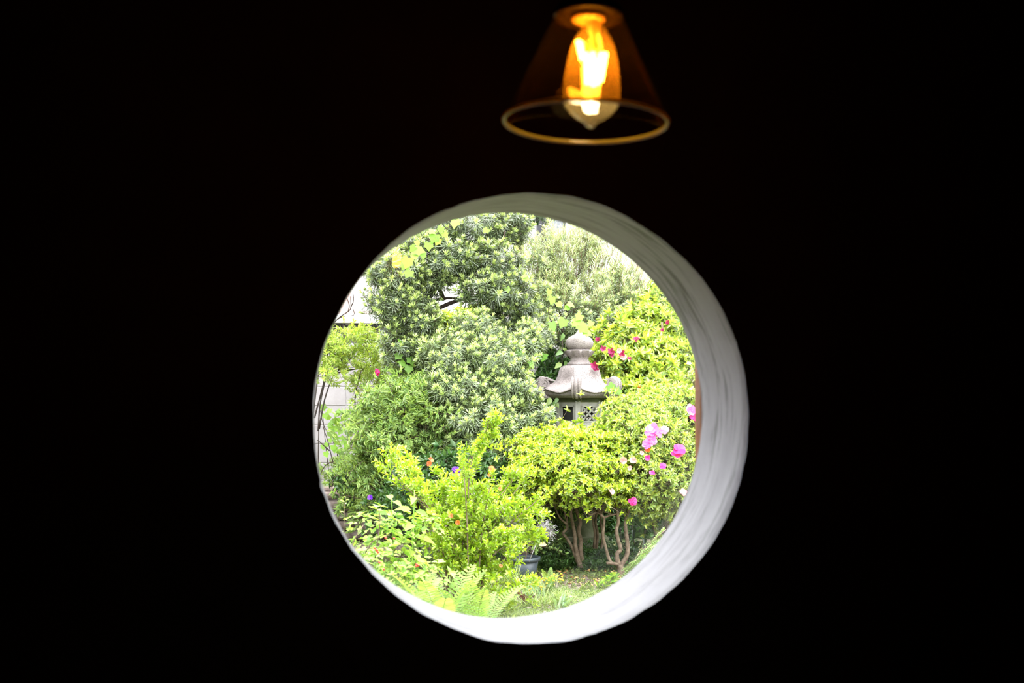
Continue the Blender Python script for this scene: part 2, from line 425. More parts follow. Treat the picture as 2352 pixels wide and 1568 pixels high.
tag(MB().box((X1, BY - .15, Z0), (X1 + .15, WY + .02, Z1)).build('wall_right', M['room']), kind='structure')
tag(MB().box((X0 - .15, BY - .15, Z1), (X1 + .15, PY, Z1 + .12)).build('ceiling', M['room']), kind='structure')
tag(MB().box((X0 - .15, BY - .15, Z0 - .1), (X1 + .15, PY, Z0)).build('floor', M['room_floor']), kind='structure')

# ------------------------------------------------------------------ garden ground
def gz(x, y):
    z = .03 * noise.noise((x * .9, y * .9, 0)) + .012 * noise.noise((x * 5, y * 5, 3))
    # raised bed behind the low stones
    e = G(860, 1240)
    if y > e[1] - .05:
        k = min(1, max(0, (y - e[1] + .05) / .12)) * min(1, max(0, (e[0] + 1.2 - x) / .9))
        z += .40 * k
    return z


def PG(px, py):
    p = G(px, py); p[2] = gz(p[0], p[1]); return p


gx = np.concatenate([np.array([-60, -30, -15, -8, -5, -3.5]), np.linspace(-2.6, 5, 120), np.array([5.6, 7, 10, 16, 30, 60])])
gy = np.concatenate([np.linspace(2.57, 5, 14, endpoint=False), np.linspace(5, 12.4, 130), np.array([13, 14, 16, 20, 28, 40, 80])])
vs = [(x, y, gz(x, y)) for y in gy for x in gx]; nx = len(gx)
fs = [(j * nx + i, j * nx + i + 1, (j + 1) * nx + i + 1, (j + 1) * nx + i) for j in range(len(gy) - 1) for i in range(nx - 1)]
tag(MB().add(vs, fs).build('ground', M['soil'], smooth=True), kind='structure')

# block wall, each block a piece
BWY = 11.6; bh = .2; bl = .4
wl = empty('wall_garden', (0, BWY, 0), kind='structure')
jx = P(795, 900, BWY)[0]; jz = P(795, 888, BWY)[2]
core = MB().box((-5, -.043, -.1), (8.2, .10, jz + 2 * bh - .01)); core.build('mortar_core', M['mortar'], wl)
bmes = [MB().box((-bl / 2 + .005, -.05, -bh / 2 + .005), (bl / 2 - .005, .05, bh / 2 - .005), bev=.004).mesh('block', M['block']) for _ in range(1)]
rb = random.Random(4)
ztop = jz + 2 * bh
nrow = int(ztop / bh) + 1
for r in range(nrow):
    for c in range(-10, 21):
        xx = jx + (c + .5) * bl
        if -4.8 < xx < 8.0:
            o = link('block', bmes[0], wl, (xx, rb.uniform(-.002, .002), ztop - (r + .5) * bh))
cm = MB().box((-.3 + .004, -.085, 0), (.3 - .004, .125, .06), bev=.012).mesh('coping', M['block'])
for c in range(22):
    link('coping', cm, wl, (-4.7 + c * .6, rb.uniform(-.004, .004), ztop))

# neighbouring house beyond the wall
HY = 15.5
hz = P(800, 741, HY)[2]
house = empty('house', (P(800, 741, HY)[0], HY, 0), 'white rendered house behind the concrete block garden wall', 'house')
hx0, hx1 = P(300, 700, HY)[0] , P(1750, 700, HY)[0]
hl = house.location
def hb(name, a, b, mat, par=house, bev=0.0):
    l = Vector((hl.x, hl.y, 0)); return MB().box(tuple(Vector(a) - l), tuple(Vector(b) - l), bev=bev).build(name, mat, par)
hb('lower_wall', (hx0, HY + .5, 0), (hx1, HY + 5, hz), M['grey_wall'])
hb('fascia', (hx0, HY - .05, hz), (hx1, HY + .1, P(800, 722, HY)[2]), M['white_wall'])
hb('soffit', (hx0, HY + .1, hz - .03), (hx1, HY + .5, hz), M['dark_metal'])
hb('roof_edge', (hx0, HY - .02, P(800, 722, HY)[2]), (hx1, HY + .55, P(800, 713, HY)[2]), M['pink_trim'])
hb('upper_wall', (hx0, HY + .8, hz), (hx1, HY + 5, 5.6), M['white_wall'])
for zz in range(9): hb('siding_board', (hx0, HY + .78, hz + .45 + zz * .3), (hx1, HY + .81, hz + .72 + zz * .3), M['white_wall'])
cp = P(795, 690, HY + .7)[0]; hb('corner_post', (cp - .06, HY + .66, hz), (cp + .06, HY + .8, 5.6), M['pink_trim'])
cp = P(1470, 690, HY + .7)[0]; hb('corner_post', (cp - .03, HY + .66, hz), (cp + .05, HY + .8, 5.6), M['pink_trim'])
a, b_ = P(1243, 562, HY + .7), P(1296, 500, HY + .7)
wn = hb('window', (a[0], HY + .62, a[2]), (b_[0], HY + .78, b_[2]), M['dark_metal'])
hb('window_pane', (a[0] + .05, HY + .60, a[2] + .05), (b_[0] - .05, HY + .63, b_[2] - .05), surface('dull_window_glass', [(.08, .09, .1), (.12, .13, .14)], 2, .15, 0, spec=.6), wn)
dp = P(1244, 560, HY + .6)[0]; hb('downpipe', (dp - .09, HY + .5, hz), (dp - .02, HY + .58, 5.4), M['dark_metal'])
hb('roof', (hx0 - .3, HY - .2, 5.6), (hx1 + .3, HY + 5.6, 5.85), M['dark_metal'])

# ------------------------------------------------------------------ foliage tools
def template(ts, ws, fold=.12, droop=.12, tipw=0):
    """leaf blade along +X, width in Y, three rows (edge, midrib, edge) or two when fold is None"""
    v = [(0, 0, 0)]; T = []; rows = []
    for tt, ww in zip(ts, ws):
        i = len(v)
        if fold is None:
            v += [(tt, ww, -droop * tt * tt), (tt, -ww, -droop * tt * tt)]; rows.append((i, i + 1))
        else:
            v += [(tt, ww, -droop * tt * tt + fold * ww * 2), (tt, 0, -droop * tt * tt), (tt, -ww, -droop * tt * tt + fold * ww * 2)]; rows.append((i, i + 1, i + 2))
    r = rows[0]
    for k in range(len(r) - 1): T.append((0, r[k + 1], r[k]))
    for a, b in zip(rows[:-1], rows[1:]):
        for k in range(len(a) - 1): T += [(a[k], a[k + 1], b[k + 1]), (a[k], b[k + 1], b[k])]
    i = len(v); v.append((1, 0, -droop)); r = rows[-1]
    for k in range(len(r) - 1): T.append((r[k], r[k + 1], i))
    return np.array(v, float), np.array(T, int)


STRAP = template([.12, .7], [.35, .5], None, .10)
STRAP_B = template([.12, .7], [.35, .5], None, .28)
ROUND = template([.3, .7], [.38, .46], .16, .12)
DIAM = template([.5], [.5], None, .08)
OVAL = template([.28, .65], [.42, .45], .18, .10)
OVATE = template([.2, .5, .8], [.42, .46, .22], .14, .16)
LANCE = template([.25, .6], [.42, .34], .2, .22)
OVAL_S = template([.45], [.5], .2, .12)
ELL = template([.22, .5, .78], [.34, .48, .32], .16, .16)
PETAL = template([.25, .6, .88], [.30, .52, .42], .10, .25)
BLADE = template([.3, .65, .88], [.5, .42, .22], None, .45)


def lobed(nl=5):
    """vine leaf with pointed lobes, fan from the stalk"""
    pr = [(0, 0), (-.14, .24), (-.08, .50), (.20, .44), (.46, .54), (.66, .29), (1.0, 0)]
    up = [(x, y) for x, y in pr]; out_ = up + [(x, -y) for x, y in reversed(pr[1:-1])]
    v = [(.25, 0, 0)] + [(x, y, -.10 * (x * x + y * y) + (.05 if i % 2 else -.03)) for i, (x, y) in enumerate(out_)]
    n = len(out_); return np.array(v), np.array([(0, (i + 1) % n + 1, i + 1) for i in range(n)])


LOBED = lobed()


def unit(a): return a / (np.linalg.norm(a, axis=-1, keepdims=True) + 1e-9)


class Fol:
    def __init__(s): s.V = []; s.T = []; s.A = []; s.R = []; s.n = 0

    def raw(s, V, T, A, R):
        s.V.append(V); s.T.append(T + s.n); s.A.append(A); s.R.append(R); s.n += len(V)

    def leaves(s, tpl, O, D, U, L, W, A, rs):
        tv, tt = tpl; O = np.atleast_2d(np.asarray(O, float)); n = len(O)
        D = unit(np.broadcast_to(D, (n, 3)).astype(float)); U = np.broadcast_to(U, (n, 3)).astype(float)
        L = np.broadcast_to(L, n); W = np.broadcast_to(W, n); A = np.broadcast_to(A, n)
        Z = unit(U - D * np.sum(U * D, 1, keepdims=True)); Y = np.cross(Z, D)
        V = O[:, None] + tv[None, :, :1] * L[:, None, None] * D[:, None] + tv[None, :, 1:2] * W[:, None, None] * Y[:, None] + tv[None, :, 2:3] * L[:, None, None] * Z[:, None]
        k = len(tv); T = tt[None] + (np.arange(n) * k)[:, None, None]
        s.raw(V.reshape(-1, 3), T.reshape(-1, 3), np.repeat(A, k), np.repeat(rs.rand(n), k))

    def stem(s, pts, rad, n=3, age=-1.0):
        mb = MB().tube(pts, rad, n, False); T = []
        for f in mb.f: T += [(f[0], f[1], f[2]), (f[0], f[2], f[3])]
        V = np.array(mb.v); s.raw(V, np.array(T), np.full(len(V), float(age)), np.full(len(V), .5))

    def done(s):
        s.V = np.concatenate(s.V); s.T = np.concatenate(s.T); s.A = np.concatenate(s.A); s.R = np.concatenate(s.R); return s

    def mesh(s, name, mat):
        if isinstance(s.V, list): s.done()
        me = bpy.data.meshes.new(name); nv, ntri = len(s.V), len(s.T)
        me.vertices.add(nv); me.vertices.foreach_set('co', s.V.astype(np.float32).ravel())
        me.loops.add(3 * ntri); me.loops.foreach_set('vertex_index', s.T.astype(np.int32).ravel())
        me.polygons.add(ntri); me.polygons.foreach_set('loop_start', np.arange(0, 3 * ntri, 3, dtype=np.int32))
        me.polygons.foreach_set('loop_total', np.full(ntri, 3, np.int32))
        for nm, arr in (('age', s.A), ('rnd', s.R)):
            at_ = me.attributes.new(nm, 'FLOAT', 'POINT'); at_.data.foreach_set('value', arr.astype(np.float32))
        me.materials.append(mat); me.update(calc_edges=True); me.validate(); return me


def sphere_dirs(rs, n, axis, lo, hi):
    """unit directions at angles lo..hi (deg) from +Z, then kept in that frame"""
    ph = rs.rand(n) * 2 * np.pi; th = np.radians(lo + (hi - lo) * rs.rand(n))
    return np.stack([np.sin(th) * np.cos(ph), np.sin(th) * np.sin(ph), np.cos(th)], 1)


# --- cluster kinds: each grows along +Z from the origin, metres
def c_podo(rs, stem=.055, n=30, L=.068, W=.0058, tip=13):
    f = Fol(); u = (np.arange(n) + .5) / n; ph = np.arange(n) * 2.4 + rs.rand() * 6
    th = np.radians(98 - 50 * u ** 1.2 + rs.randn(n) * 9)
    D = np.stack([np.sin(th) * np.cos(ph), np.sin(th) * np.sin(ph), np.cos(th)], 1)
    O = np.zeros((n, 3)); O[:, 2] = u * stem
    f.leaves(STRAP_B, O, D, (0, 0, 1) + .35 * rs.randn(n, 3), L * (1.05 - .25 * u) * (.8 + .35 * rs.rand(n)), W * (.85 + .3 * rs.rand(n)), rs.rand(n) * .16, rs)
    v = (np.arange(tip) + .5) / tip; ph = np.arange(tip) * 2.4; th = np.radians(46 - 30 * v + rs.randn(tip) * 6)
    D = np.stack([np.sin(th) * np.cos(ph), np.sin(th) * np.sin(ph), np.cos(th)], 1); O = np.zeros((tip, 3)); O[:, 2] = stem + v * .014
    f.leaves(STRAP, O, D, (0, 0, 1) + .2 * rs.randn(tip, 3), L * (.42 + .2 * rs.rand(tip)), W * 1.1, .75 + .25 * rs.rand(tip), rs)
    f.stem([(0, 0, -.05), (0, 0, stem)], [.003, .0015]); return f.done()


def c_podo_long(rs, stem=.30, n=58, L=.066, W=.0052):
    f = Fol(); u = (np.arange(n) + .5) / n; ph = np.arange(n) * 2.4
    th = np.radians(70 - 34 * u + rs.randn(n) * 12)
    D = np.stack([np.sin(th) * np.cos(ph), np.sin(th) * np.sin(ph), np.cos(th)], 1)
    bend = rs.randn(2) * .05
    O = np.stack([bend[0] * u ** 2, bend[1] * u ** 2, u * stem], 1)
    A = np.clip(u ** 2 * .9 + .2 * rs.rand(n) - .1, 0, 1)
    f.leaves(STRAP, O, D, (0, 0, 1) + .3 * rs.randn(n, 3), L * (.8 + .4 * rs.rand(n)), W, A, rs)
    f.stem([(0, 0, -.03), (bend[0] * .25, bend[1] * .25, stem * .5), (bend[0], bend[1], stem)], [.004, .003, .0015]); return f.done()


def c_rosettes(rs, nr=5, spread=.05, nl=7, L=.032, W=.013, height=.05, tpl=OVAL_S, young=.35, old=.25):
    f = Fol()
    for r in range(nr):
        o = np.array([rs.randn() * spread, rs.randn() * spread, height * (.5 + .6 * rs.rand())])
        tl = unit(np.array([o[0] * 3, o[1] * 3, .12 + rs.rand() * .1])); n = nl
        a0 = rs.rand() * 6; ph = a0 + np.arange(n) * 2.4; th = np.radians(88 - 62 * (np.arange(n) + .5) / n + rs.randn(n) * 7)
        x = unit(np.cross(tl, (0.3, 1, .1))); y = np.cross(tl, x)
        D = np.sin(th)[:, None] * (np.cos(ph)[:, None] * x + np.sin(ph)[:, None] * y) + np.cos(th)[:, None] * tl
        A = np.clip((np.arange(n) / n) * .9 + young * rs.rand() + (rs.rand(n) - .5) * .3 - (1 - old) * .25, 0, 1)
        f.leaves(tpl, np.repeat(o[None], n, 0), D, tl + .25 * rs.randn(n, 3), L * (.7 + .5 * rs.rand(n)), W * (.8 + .4 * rs.rand(n)), A, rs)
        f.stem([(0, 0, -.02), o * .5 + (0, 0, .0), o], [.0022, .0018, .0012])
    return f.done()


def c_nandina(rs, L=.20, leaf=.045, W=.014, age=.4):
    """compound leaf: stalk with side stalks, pointed leaflets in threes and pairs; arches outward"""
    f = Fol(); rach = [np.array([.03 * i * i * .3, 0, L * i / 5 - .003 * i * i]) for i in range(6)]
    f.stem(rach, [.002] * 5 + [.001])
    for i in range(1, 6):
        for sgn in (1, -1):
            if i == 5 and sgn < 0: continue
            d = unit(np.array([.35, sgn * 1.0, .55])) if i < 5 else unit(np.array([.3, 0, 1]))
            ln = L * (.42 - .055 * i)
            q = [rach[i], rach[i] + d * ln * .5, rach[i] + d * ln + np.array([0, 0, -.008])]
            f.stem(q, [.0012, .001, .0008])
            for tt in (.4, .75, 1.0):
                pt = rach[i] + d * ln * tt
                side = unit(np.cross(d, (1, 0, .4)))
                for sd, dd in ((1, side), (-1, -side)) if tt < 1 else ((1, d), (1, unit(d + side * .9)), (-1, unit(d - side * .9))):
                    D = unit(dd * .8 + d * .6 + np.array([.15, 0, -.12]) + rs.randn(3) * .12)
                    f.leaves(LANCE, [pt], D, (.6, 0, 1) + .25 * rs.randn(3), leaf * (.75 + .5 * rs.rand()), W * (.85 + .3 * rs.rand()), np.clip(age + (rs.rand() - .5) * .7, 0, 1), rs)
    return f.done()


def c_box(rs, L=.16, leaf=.022, W=.011, pairs=10, side=3, age=.55, bend=.04):
    f = Fol()
    def shoot(o, d, ln, np_, b):
        pts = [o + d * ln * u + np.array([b * u * u, 0, -abs(b) * .3 * u * u]) for u in np.linspace(0, 1, 4)]
        f.stem(pts, [.0016, .0013, .001, .0006])
        x = unit(np.cross(d, (.2, 1, .3))); y = np.cross(d, x)
        for k in range(np_):
            u = (k + .6) / np_; pt = o + d * ln * u + np.array([b * u * u, 0, -abs(b) * .3 * u * u])
            ph = k * 1.57 + rs.rand() * .5
            for s_ in (0, math.pi):
                e = math.cos(ph + s_) * x + math.sin(ph + s_) * y
                D = unit(e * (1.0 - .35 * u) + d * (.45 + .5 * u))
                f.leaves(ROUND, [pt], D, d + .3 * rs.randn(3), leaf * (1.1 - .35 * u) * (.8 + .4 * rs.rand()), W * (.85 + .3 * rs.rand()), np.clip(age * .5 + .55 * u + (rs.rand() - .5) * .4, 0, 1), rs)
    shoot(np.zeros(3), np.array([0, 0, 1.0]), L, pairs, rs.randn() * bend)
    for k in range(side):
        a_ = rs.rand() * 6.28; d = unit(np.array([math.cos(a_), math.sin(a_), .8]))
        shoot(np.array([0, 0, L * (.15 + .6 * rs.rand())]), d, L * (.3 + .25 * rs.rand()), 4, 0)
    return f.done()


def c_trifoliate(rs, L=.07, leaf=.035, W=.024, n=3):
    f = Fol()
    for k in range(n):
        a_ = k * 2.1 + rs.rand(); d = unit(np.array([math.cos(a_), math.sin(a_), 1.0])); e = d * L * (.6 + .5 * rs.rand())
        f.stem([(0, 0, -.01), e * .6, e], [.0014, .001, .0008])
        s_ = unit(np.cross(d, (0, 0, 1)))
        for dd in (unit(d + (0, 0, -.6)), unit(d * .4 + s_), unit(d * .4 - s_)):
            f.leaves(OVATE, [e], dd + rs.randn(3) * .12, (0, 0, 1) + rs.randn(3) * .2, leaf * (.8 + .4 * rs.rand()), W, rs.rand() * .9, rs)
    return f.done()


def c_grass(rs, n=14, L=.14, W=.004, spread=.02, lo=5, hi=50, tpl=BLADE):
    f = Fol(); D = sphere_dirs(rs, n, None, lo, hi); O = np.zeros((n, 3)); O[:, :2] = rs.randn(n, 2) * spread
    f.leaves(tpl, O, D, (0, 0, 1) + .1 * rs.randn(n, 3), L * (.5 + .7 * rs.rand(n)), W * (.8 + .4 * rs.rand(n)), rs.rand(n), rs); return f.done()


def c_weed(rs, n=9, L=.028, W=.013, h=.05):
    f = Fol(); ph = np.arange(n) * 2.4 + rs.rand() * 6; u = (np.arange(n) + .5) / n
    th = np.radians(80 - 40 * u + rs.randn(n) * 12)
    D = np.stack([np.sin(th) * np.cos(ph), np.sin(th) * np.sin(ph), np.cos(th)], 1); O = np.zeros((n, 3)); O[:, 2] = u * h
    f.leaves(OVAL_S, O, D, (0, 0, 1) + .2 * rs.randn(n, 3), L * (.7 + .5 * rs.rand(n)), W, rs.rand(n), rs)
    f.stem([(0, 0, 0), (0, 0, h)], [.0012, .0008]); return f.done()


def c_strapbig(rs, n=9, L=.13, W=.03):
    f = Fol(); ph = np.arange(n) * 2.4; th = np.radians(60 + 50 * rs.rand(n))
    D = np.stack([np.sin(th) * np.cos(ph), np.sin(th) * np.sin(ph), np.cos(th)], 1); O = np.zeros((n, 3)); O[:, 2] = np.linspace(0, .08, n)
    f.leaves(LANCE, O, D, (0, 0, 1) + .1 * rs.randn(n, 3), L * (.7 + .5 * rs.rand(n)), W, rs.rand(n), rs); f.stem([(0, 0, -.1), (0, 0, .08)], .003); return f.done()


def variants(fn, mat, name, k=4, seed=0, **kw):
    out_ = []
    for i in range(k):
        fol = fn(np.random.RandomState(seed * 10 + i), **kw); out_.append((fol, fol.mesh(name, M[mat])))
    return out_


def frame(D, roll):
    D = unit(np.asarray(D, float)); n = len(D)
    x = unit(np.cross(D, np.where(np.abs(D[:, 2:3]) > .95, (1., 0, 0), (0, 0, 1.)))); y = np.cross(D, x)
    c, s_ = np.cos(roll)[:, None], np.sin(roll)[:, None]
    return np.stack([x * c + y * s_, -x * s_ + y * c, D], 2)      # columns are the axes


def place(root, part, stuff, var, pos, D, scale, rs, limit=300, front=None, mat=None, roll=None):
    """the clusters that show largest become parts, the rest one stuff mesh"""
    n = len(pos)
    if n == 0: return
    base = np.array(root.location); R = frame(D, rs.rand(n) * 6.28 if roll is None else roll); vi = rs.randint(0, len(var), n)
    key = np.linalg.norm(pos - EYE, axis=1) if front is None else front
    order = np.argsort(key)
    for i in order[:limit]:
        o = bpy.data.objects.new(part, var[vi[i]][1]); C.objects.link(o); o.parent = root
        Mx = np.eye(4); Mx[:3, :3] = R[i] * scale[i]; Mx[:3, 3] = pos[i] - base
        o.matrix_basis = Matrix(Mx.tolist())
    rest = order[limit:]
    if len(rest):
        f = Fol()
        for k, (fol, me) in enumerate(var):
            ii = rest[vi[rest] == k]
            if len(ii) == 0: continue
            V = np.einsum('nij,vj->nvi', R[ii] * scale[ii][:, None, None], fol.V) + (pos[ii] - base)[:, None]
            kv = len(fol.V); T = fol.T[None] + (np.arange(len(ii)) * kv)[:, None, None]
            rr = (fol.R[None] + rs.rand(len(ii))[:, None]) * .5
            f.raw(V.reshape(-1, 3), T.reshape(-1, 3), np.tile(fol.A, len(ii)), rr.ravel())
        o = link(stuff, f.mesh(stuff, var[0][1].materials[0]), root); o['kind'] = 'stuff'


def lobe(px, py, rx, ry, Y, dep=None):
    k = mpp(px, Y); return (P(px, py, Y), np.array((rx * k, dep if dep else rx * k * .9, ry * k)))


def scatter(lobes, n, rs, shell=(.78, 1.04), inner=.12, back=.35, upw=.5, jit=.35):
    """points on the lobes' outer shells, with growing directions out and up"""
    wts = np.array([l[1][0] * l[1][2] + l[1][0] * l[1][1] for l in lobes]); wts /= wts.sum(); P_, D_ = [], []
    while len(P_) < n:
        m_ = max(200, n * 2); li = rs.choice(len(lobes), m_, p=wts); d = unit(rs.randn(m_, 3))
        r = np.where(rs.rand(m_) < inner, .3 + .45 * rs.rand(m_), shell[0] + (shell[1] - shell[0]) * rs.rand(m_))
        for k in range(m_):
            if d[k, 1] > .3 and rs.rand() > back: continue
            c, rad = lobes[li[k]]; p = c + d[k] * rad * r[k]
            inside = False
            for j, (c2, r2) in enumerate(lobes):
                if j != li[k] and np.sum(((p - c2) / r2) ** 2) < .42: inside = True; break
            if inside and rs.rand() > .15: continue
            P_.append(p); D_.append(d[k] / rad * rad.mean())
            if len(P_) >= n: break
    P_ = np.array(P_); D_ = unit(unit(np.array(D_)) * (1 - upw) + np.array((0, 0, upw)) + rs.randn(len(P_), 3) * jit * .5)
    return P_, D_


def twigs(root, lobes, pos, rs, mat, name='twigs', frac=.6, r=.004):
    base = np.array(root.location); f = Fol(); cs = np.array([l[0] for l in lobes])
    for p in pos[rs.rand(len(pos)) < frac]:
        c = cs[np.argmin(np.sum((cs - p) ** 2, 1))] - (0, 0, .05); mid = (c + p) / 2 + rs.randn(3) * .03 - (0, 0, .02)
        f.stem([c - base, mid - base, p - base], [r, r * .7, r * .4])
    if f.n: o = link(name, f.mesh(name, M[mat]), root); o['kind'] = 'stuff'


def limb(root, pts, r0, r1, mat='bark', name='branch', n=8, k=4, wob=.0, seed=1):
    base = np.array(root.location); q = smooth_path(pts, k); m_ = len(q)
    rr = [r0 + (r1 - r0) * (i / (m_ - 1)) ** .8 for i in range(m_)]
    rr = [x * (1 + .12 * noise.noise((i * .9, seed, 0))) for i, x in enumerate(rr)]
    return MB().tube([p - base for p in q], rr, n).build(name, M[mat], root, smooth=True)


def Pl(pts, Y): return [P(x, y, Y) for x, y in pts]


# ------------------------------------------------------------------ stone lantern
LY = 9.05
lc = P(1331, 905, LY); k = mpp(1331, LY)
ln = empty('stone_lantern', (lc[0], lc[1], 0), 'weathered stone garden lantern with scrolled hexagonal roof and onion-shaped finial', 'lantern')
def lz(py): return P(1331, py, LY)[2]
ROT = math.radians(-111)            # one roof corner faces the viewer, turned slightly
# finial
pr = [(31, 836 - 6), (31, 830)]
fin = [(0, 756), (2.5, 757), (5, 761), (8.5, 766), (15, 770), (24, 774), (30, 780), (32.5, 787), (31.5, 794), (27, 800), (21, 804), (0, 805)]
MB().lathe([(r * k, lz(y)) for r, y in reversed(fin)], 40, cap=False).build('finial', M['stone'], ln, smooth=True)
neck = [(0, 803), (28, 803), (31, 806), (31.5, 809), (28, 814), (24, 818), (21, 822), (20.5, 826), (23, 831), (28, 834), (29, 837), (26, 839), (26, 842), (0, 842)]
MB().lathe([(r * k, lz(y)) for r, y in reversed(neck)], 40, cap=False).build('neck', M['stone'], ln, smooth=True)
pm = MB()                                # lotus petals round the collar
pv = []; pf = []
for i in range(7):
    for j in range(5):
        u = -1 + 2 * i / 6; v = j / 4; wd = math.sin(math.pi * (.18 + .6 * v)) ** .7
        th = u * .36 * wd; rr = (24.5 + 8.5 * v + 4.2 * (1 - u * u)) * k
        pv.append((rr * math.cos(th), rr * math.sin(th), lz(818) + (lz(806) - lz(818)) * v))
for i in range(6):
    for j in range(4): pf.append((i * 5 + j, i * 5 + 5 + j, i * 5 + 6 + j, i * 5 + 1 + j))
pme = MB().add(pv, pf).mesh('petal', M['stone'], True)
for q in range(8):
    o = link('petal', pme, ln); o.rotation_euler.z = q * math.pi / 4 + .2

# roof: bell profile, hexagon at the eave, corners sweeping up
prof = [(0, 838, 0), (28, 838.5, 0), (37, 840.5, .1), (44, 845, .3), (48, 852, .5), (51, 861, .7), (55, 871, .9), (62, 880, 1), (74, 888, 1), (86, 893, 1), (95, 897, 1), (96, 898.5, 1), (93, 900, 1), (90, 900, 1), (90, 903, 1), (86, 908, 1), (76, 913, 1), (60, 914, 1), (0, 914, 1)]
NR = 288; rv = []; rf = []
for (r, y, hx) in prof:
    s_ = min(1, max(0, (r - 50) / 42)) ** 2 if y < 907 else (1 if y < 908 else .4 if y < 913 else 0)
    for q in range(NR):
        a = 2 * math.pi * q / NR; am = (a % (math.pi / 3)) - math.pi / 6
        hexf = math.cos(math.pi / 6) / math.cos(am); cornerness = abs(am) / (math.pi / 6)
        rr = r * ((1 - hx) + hx * hexf) * (1 + .05 * hx * cornerness ** 3)
        rib = 0 * max(0, 1 - abs(am * rr) / 2.2) * (1 if 20 < r < 90 and y < 900 else 0)
        dc = abs((math.pi / 6 - abs(am)) * rr); ribc = 2.4 * (1 if 5 < dc < 9.5 else .35 if dc <= 5 else 0) * (1 if 20 < r < 90 and y < 900 else 0)
        rr += rib * .5 + ribc
        z = lz(y) + s_ * 11 * k * cornerness ** 2.2 - s_ * 3.5 * k * (1 - cornerness)
        rv.append((rr * k * math.cos(a + ROT), rr * k * math.sin(a + ROT), z))
for i in range(len(prof) - 1):
    for q in range(NR): rf.append((i * NR + q, (i + 1) * NR + q, (i + 1) * NR + (q + 1) % NR, i * NR + (q + 1) % NR))
roof = MB().add(rv, rf).build('roof', M['stone'], ln, smooth=True)
# scrolls at the six corners
sc_pts = []
cxs, czs = 92, 882                     # scroll centre in pixel units from the axis
for q in range(30):                     # inner spiral outwards
    a = -q * .36 + 2.6; r = 2.0 + q * .38
    sc_pts.append((cxs + r * math.cos(a), czs - r * math.sin(a)))
W_ = 10.5
def scroll_mesh():
    mb = MB()
    # solid drum
    prof_s = []
    nS = 28; vs = []; fs = []
    for side in (-1, 1):
        for q in range(nS):
            a = 2 * math.pi * q / nS; vs.append(((cxs + 12.5 * math.cos(a)) * k, side * W_ * .86 * k, lz(czs) + 12.5 * k * math.sin(a)))
    for q in range(nS): fs.append((q, (q + 1) % nS, nS + (q + 1) % nS, nS + q))
    fs += [tuple(range(nS - 1, -1, -1)), tuple(range(nS, 2 * nS))]
    mb.add(vs, fs)
    # raised spiral line on both faces
    for side in (-1, 1):
        mb.tube([(x * k, side * W_ * .88 * k, lz(y)) for x, y in sc_pts], [1.5 * k] * len(sc_pts), 6)
    # strap running down over the eave, three ridges
    band = [(84, 873), (92, 868.5), (100, 870.5), (105, 877), (106.5, 886), (104, 896), (99, 905), (92, 911), (80, 913)]
    for off, rr in ((-8, 2.4), (0, 4.2), (8, 2.4)):
        mb.tube(smooth_path([(x * k, off * k, lz(y)) for x, y in band], 3), rr * k, 8)
    vs = []; fs = []
    for (x, y) in band:
        vs += [(x * k, -W_ * k, lz(y)), (x * k, W_ * k, lz(y)), ((x - 9) * k, W_ * k, lz(y + 1)), ((x - 9) * k, -W_ * k, lz(y + 1))]
    for i in range(len(band) - 1):
        for j in range(4): fs.append((i * 4 + j, i * 4 + (j + 1) % 4, i * 4 + 4 + (j + 1) % 4, i * 4 + 4 + j))
    mb.add(vs, fs)
    return mb.mesh('corner_scroll', M['stone'], False)
smesh = scroll_mesh()
for q in range(6):
    o = link('corner_scroll', smesh, ln); o.rotation_euler.z = ROT + q * math.pi / 3; o.scale = (1.0, 1, 1)
# firebox: hexagonal, posts, window openings, one face with a lattice
AP = 50 * k; Rf = AP / math.cos(math.pi / 6)
zt, zb_ = lz(913), lz(990)
MB().lathe([(0, zb_), (AP * .80, zb_), (AP * .80, zt), (0, zt)], 24, cap=False).build('shade_core', M['hollow'], ln)  # solid dark core, painted as the shade behind the firebox openings
mb = MB()
for zz0, zz1, rr in ((lz(922), lz(912), 1.03), (lz(1000), lz(978), 1.03)):
    pts = [(Rf * rr * math.cos(ROT + q * math.pi / 3), Rf * rr * math.sin(ROT + q * math.pi / 3)) for q in range(6)]
    mb.add([(x, y, zz0) for x, y in pts] + [(x, y, zz1) for x, y in pts], [tuple(range(5, -1, -1)), tuple(range(6, 12))] + [(q, (q + 1) % 6, 6 + (q + 1) % 6, 6 + q) for q in range(6)])
    mb.build('band' , M['stone_moss'] if zz1 > lz(950) else M['stone_fire'], ln); mb = MB()
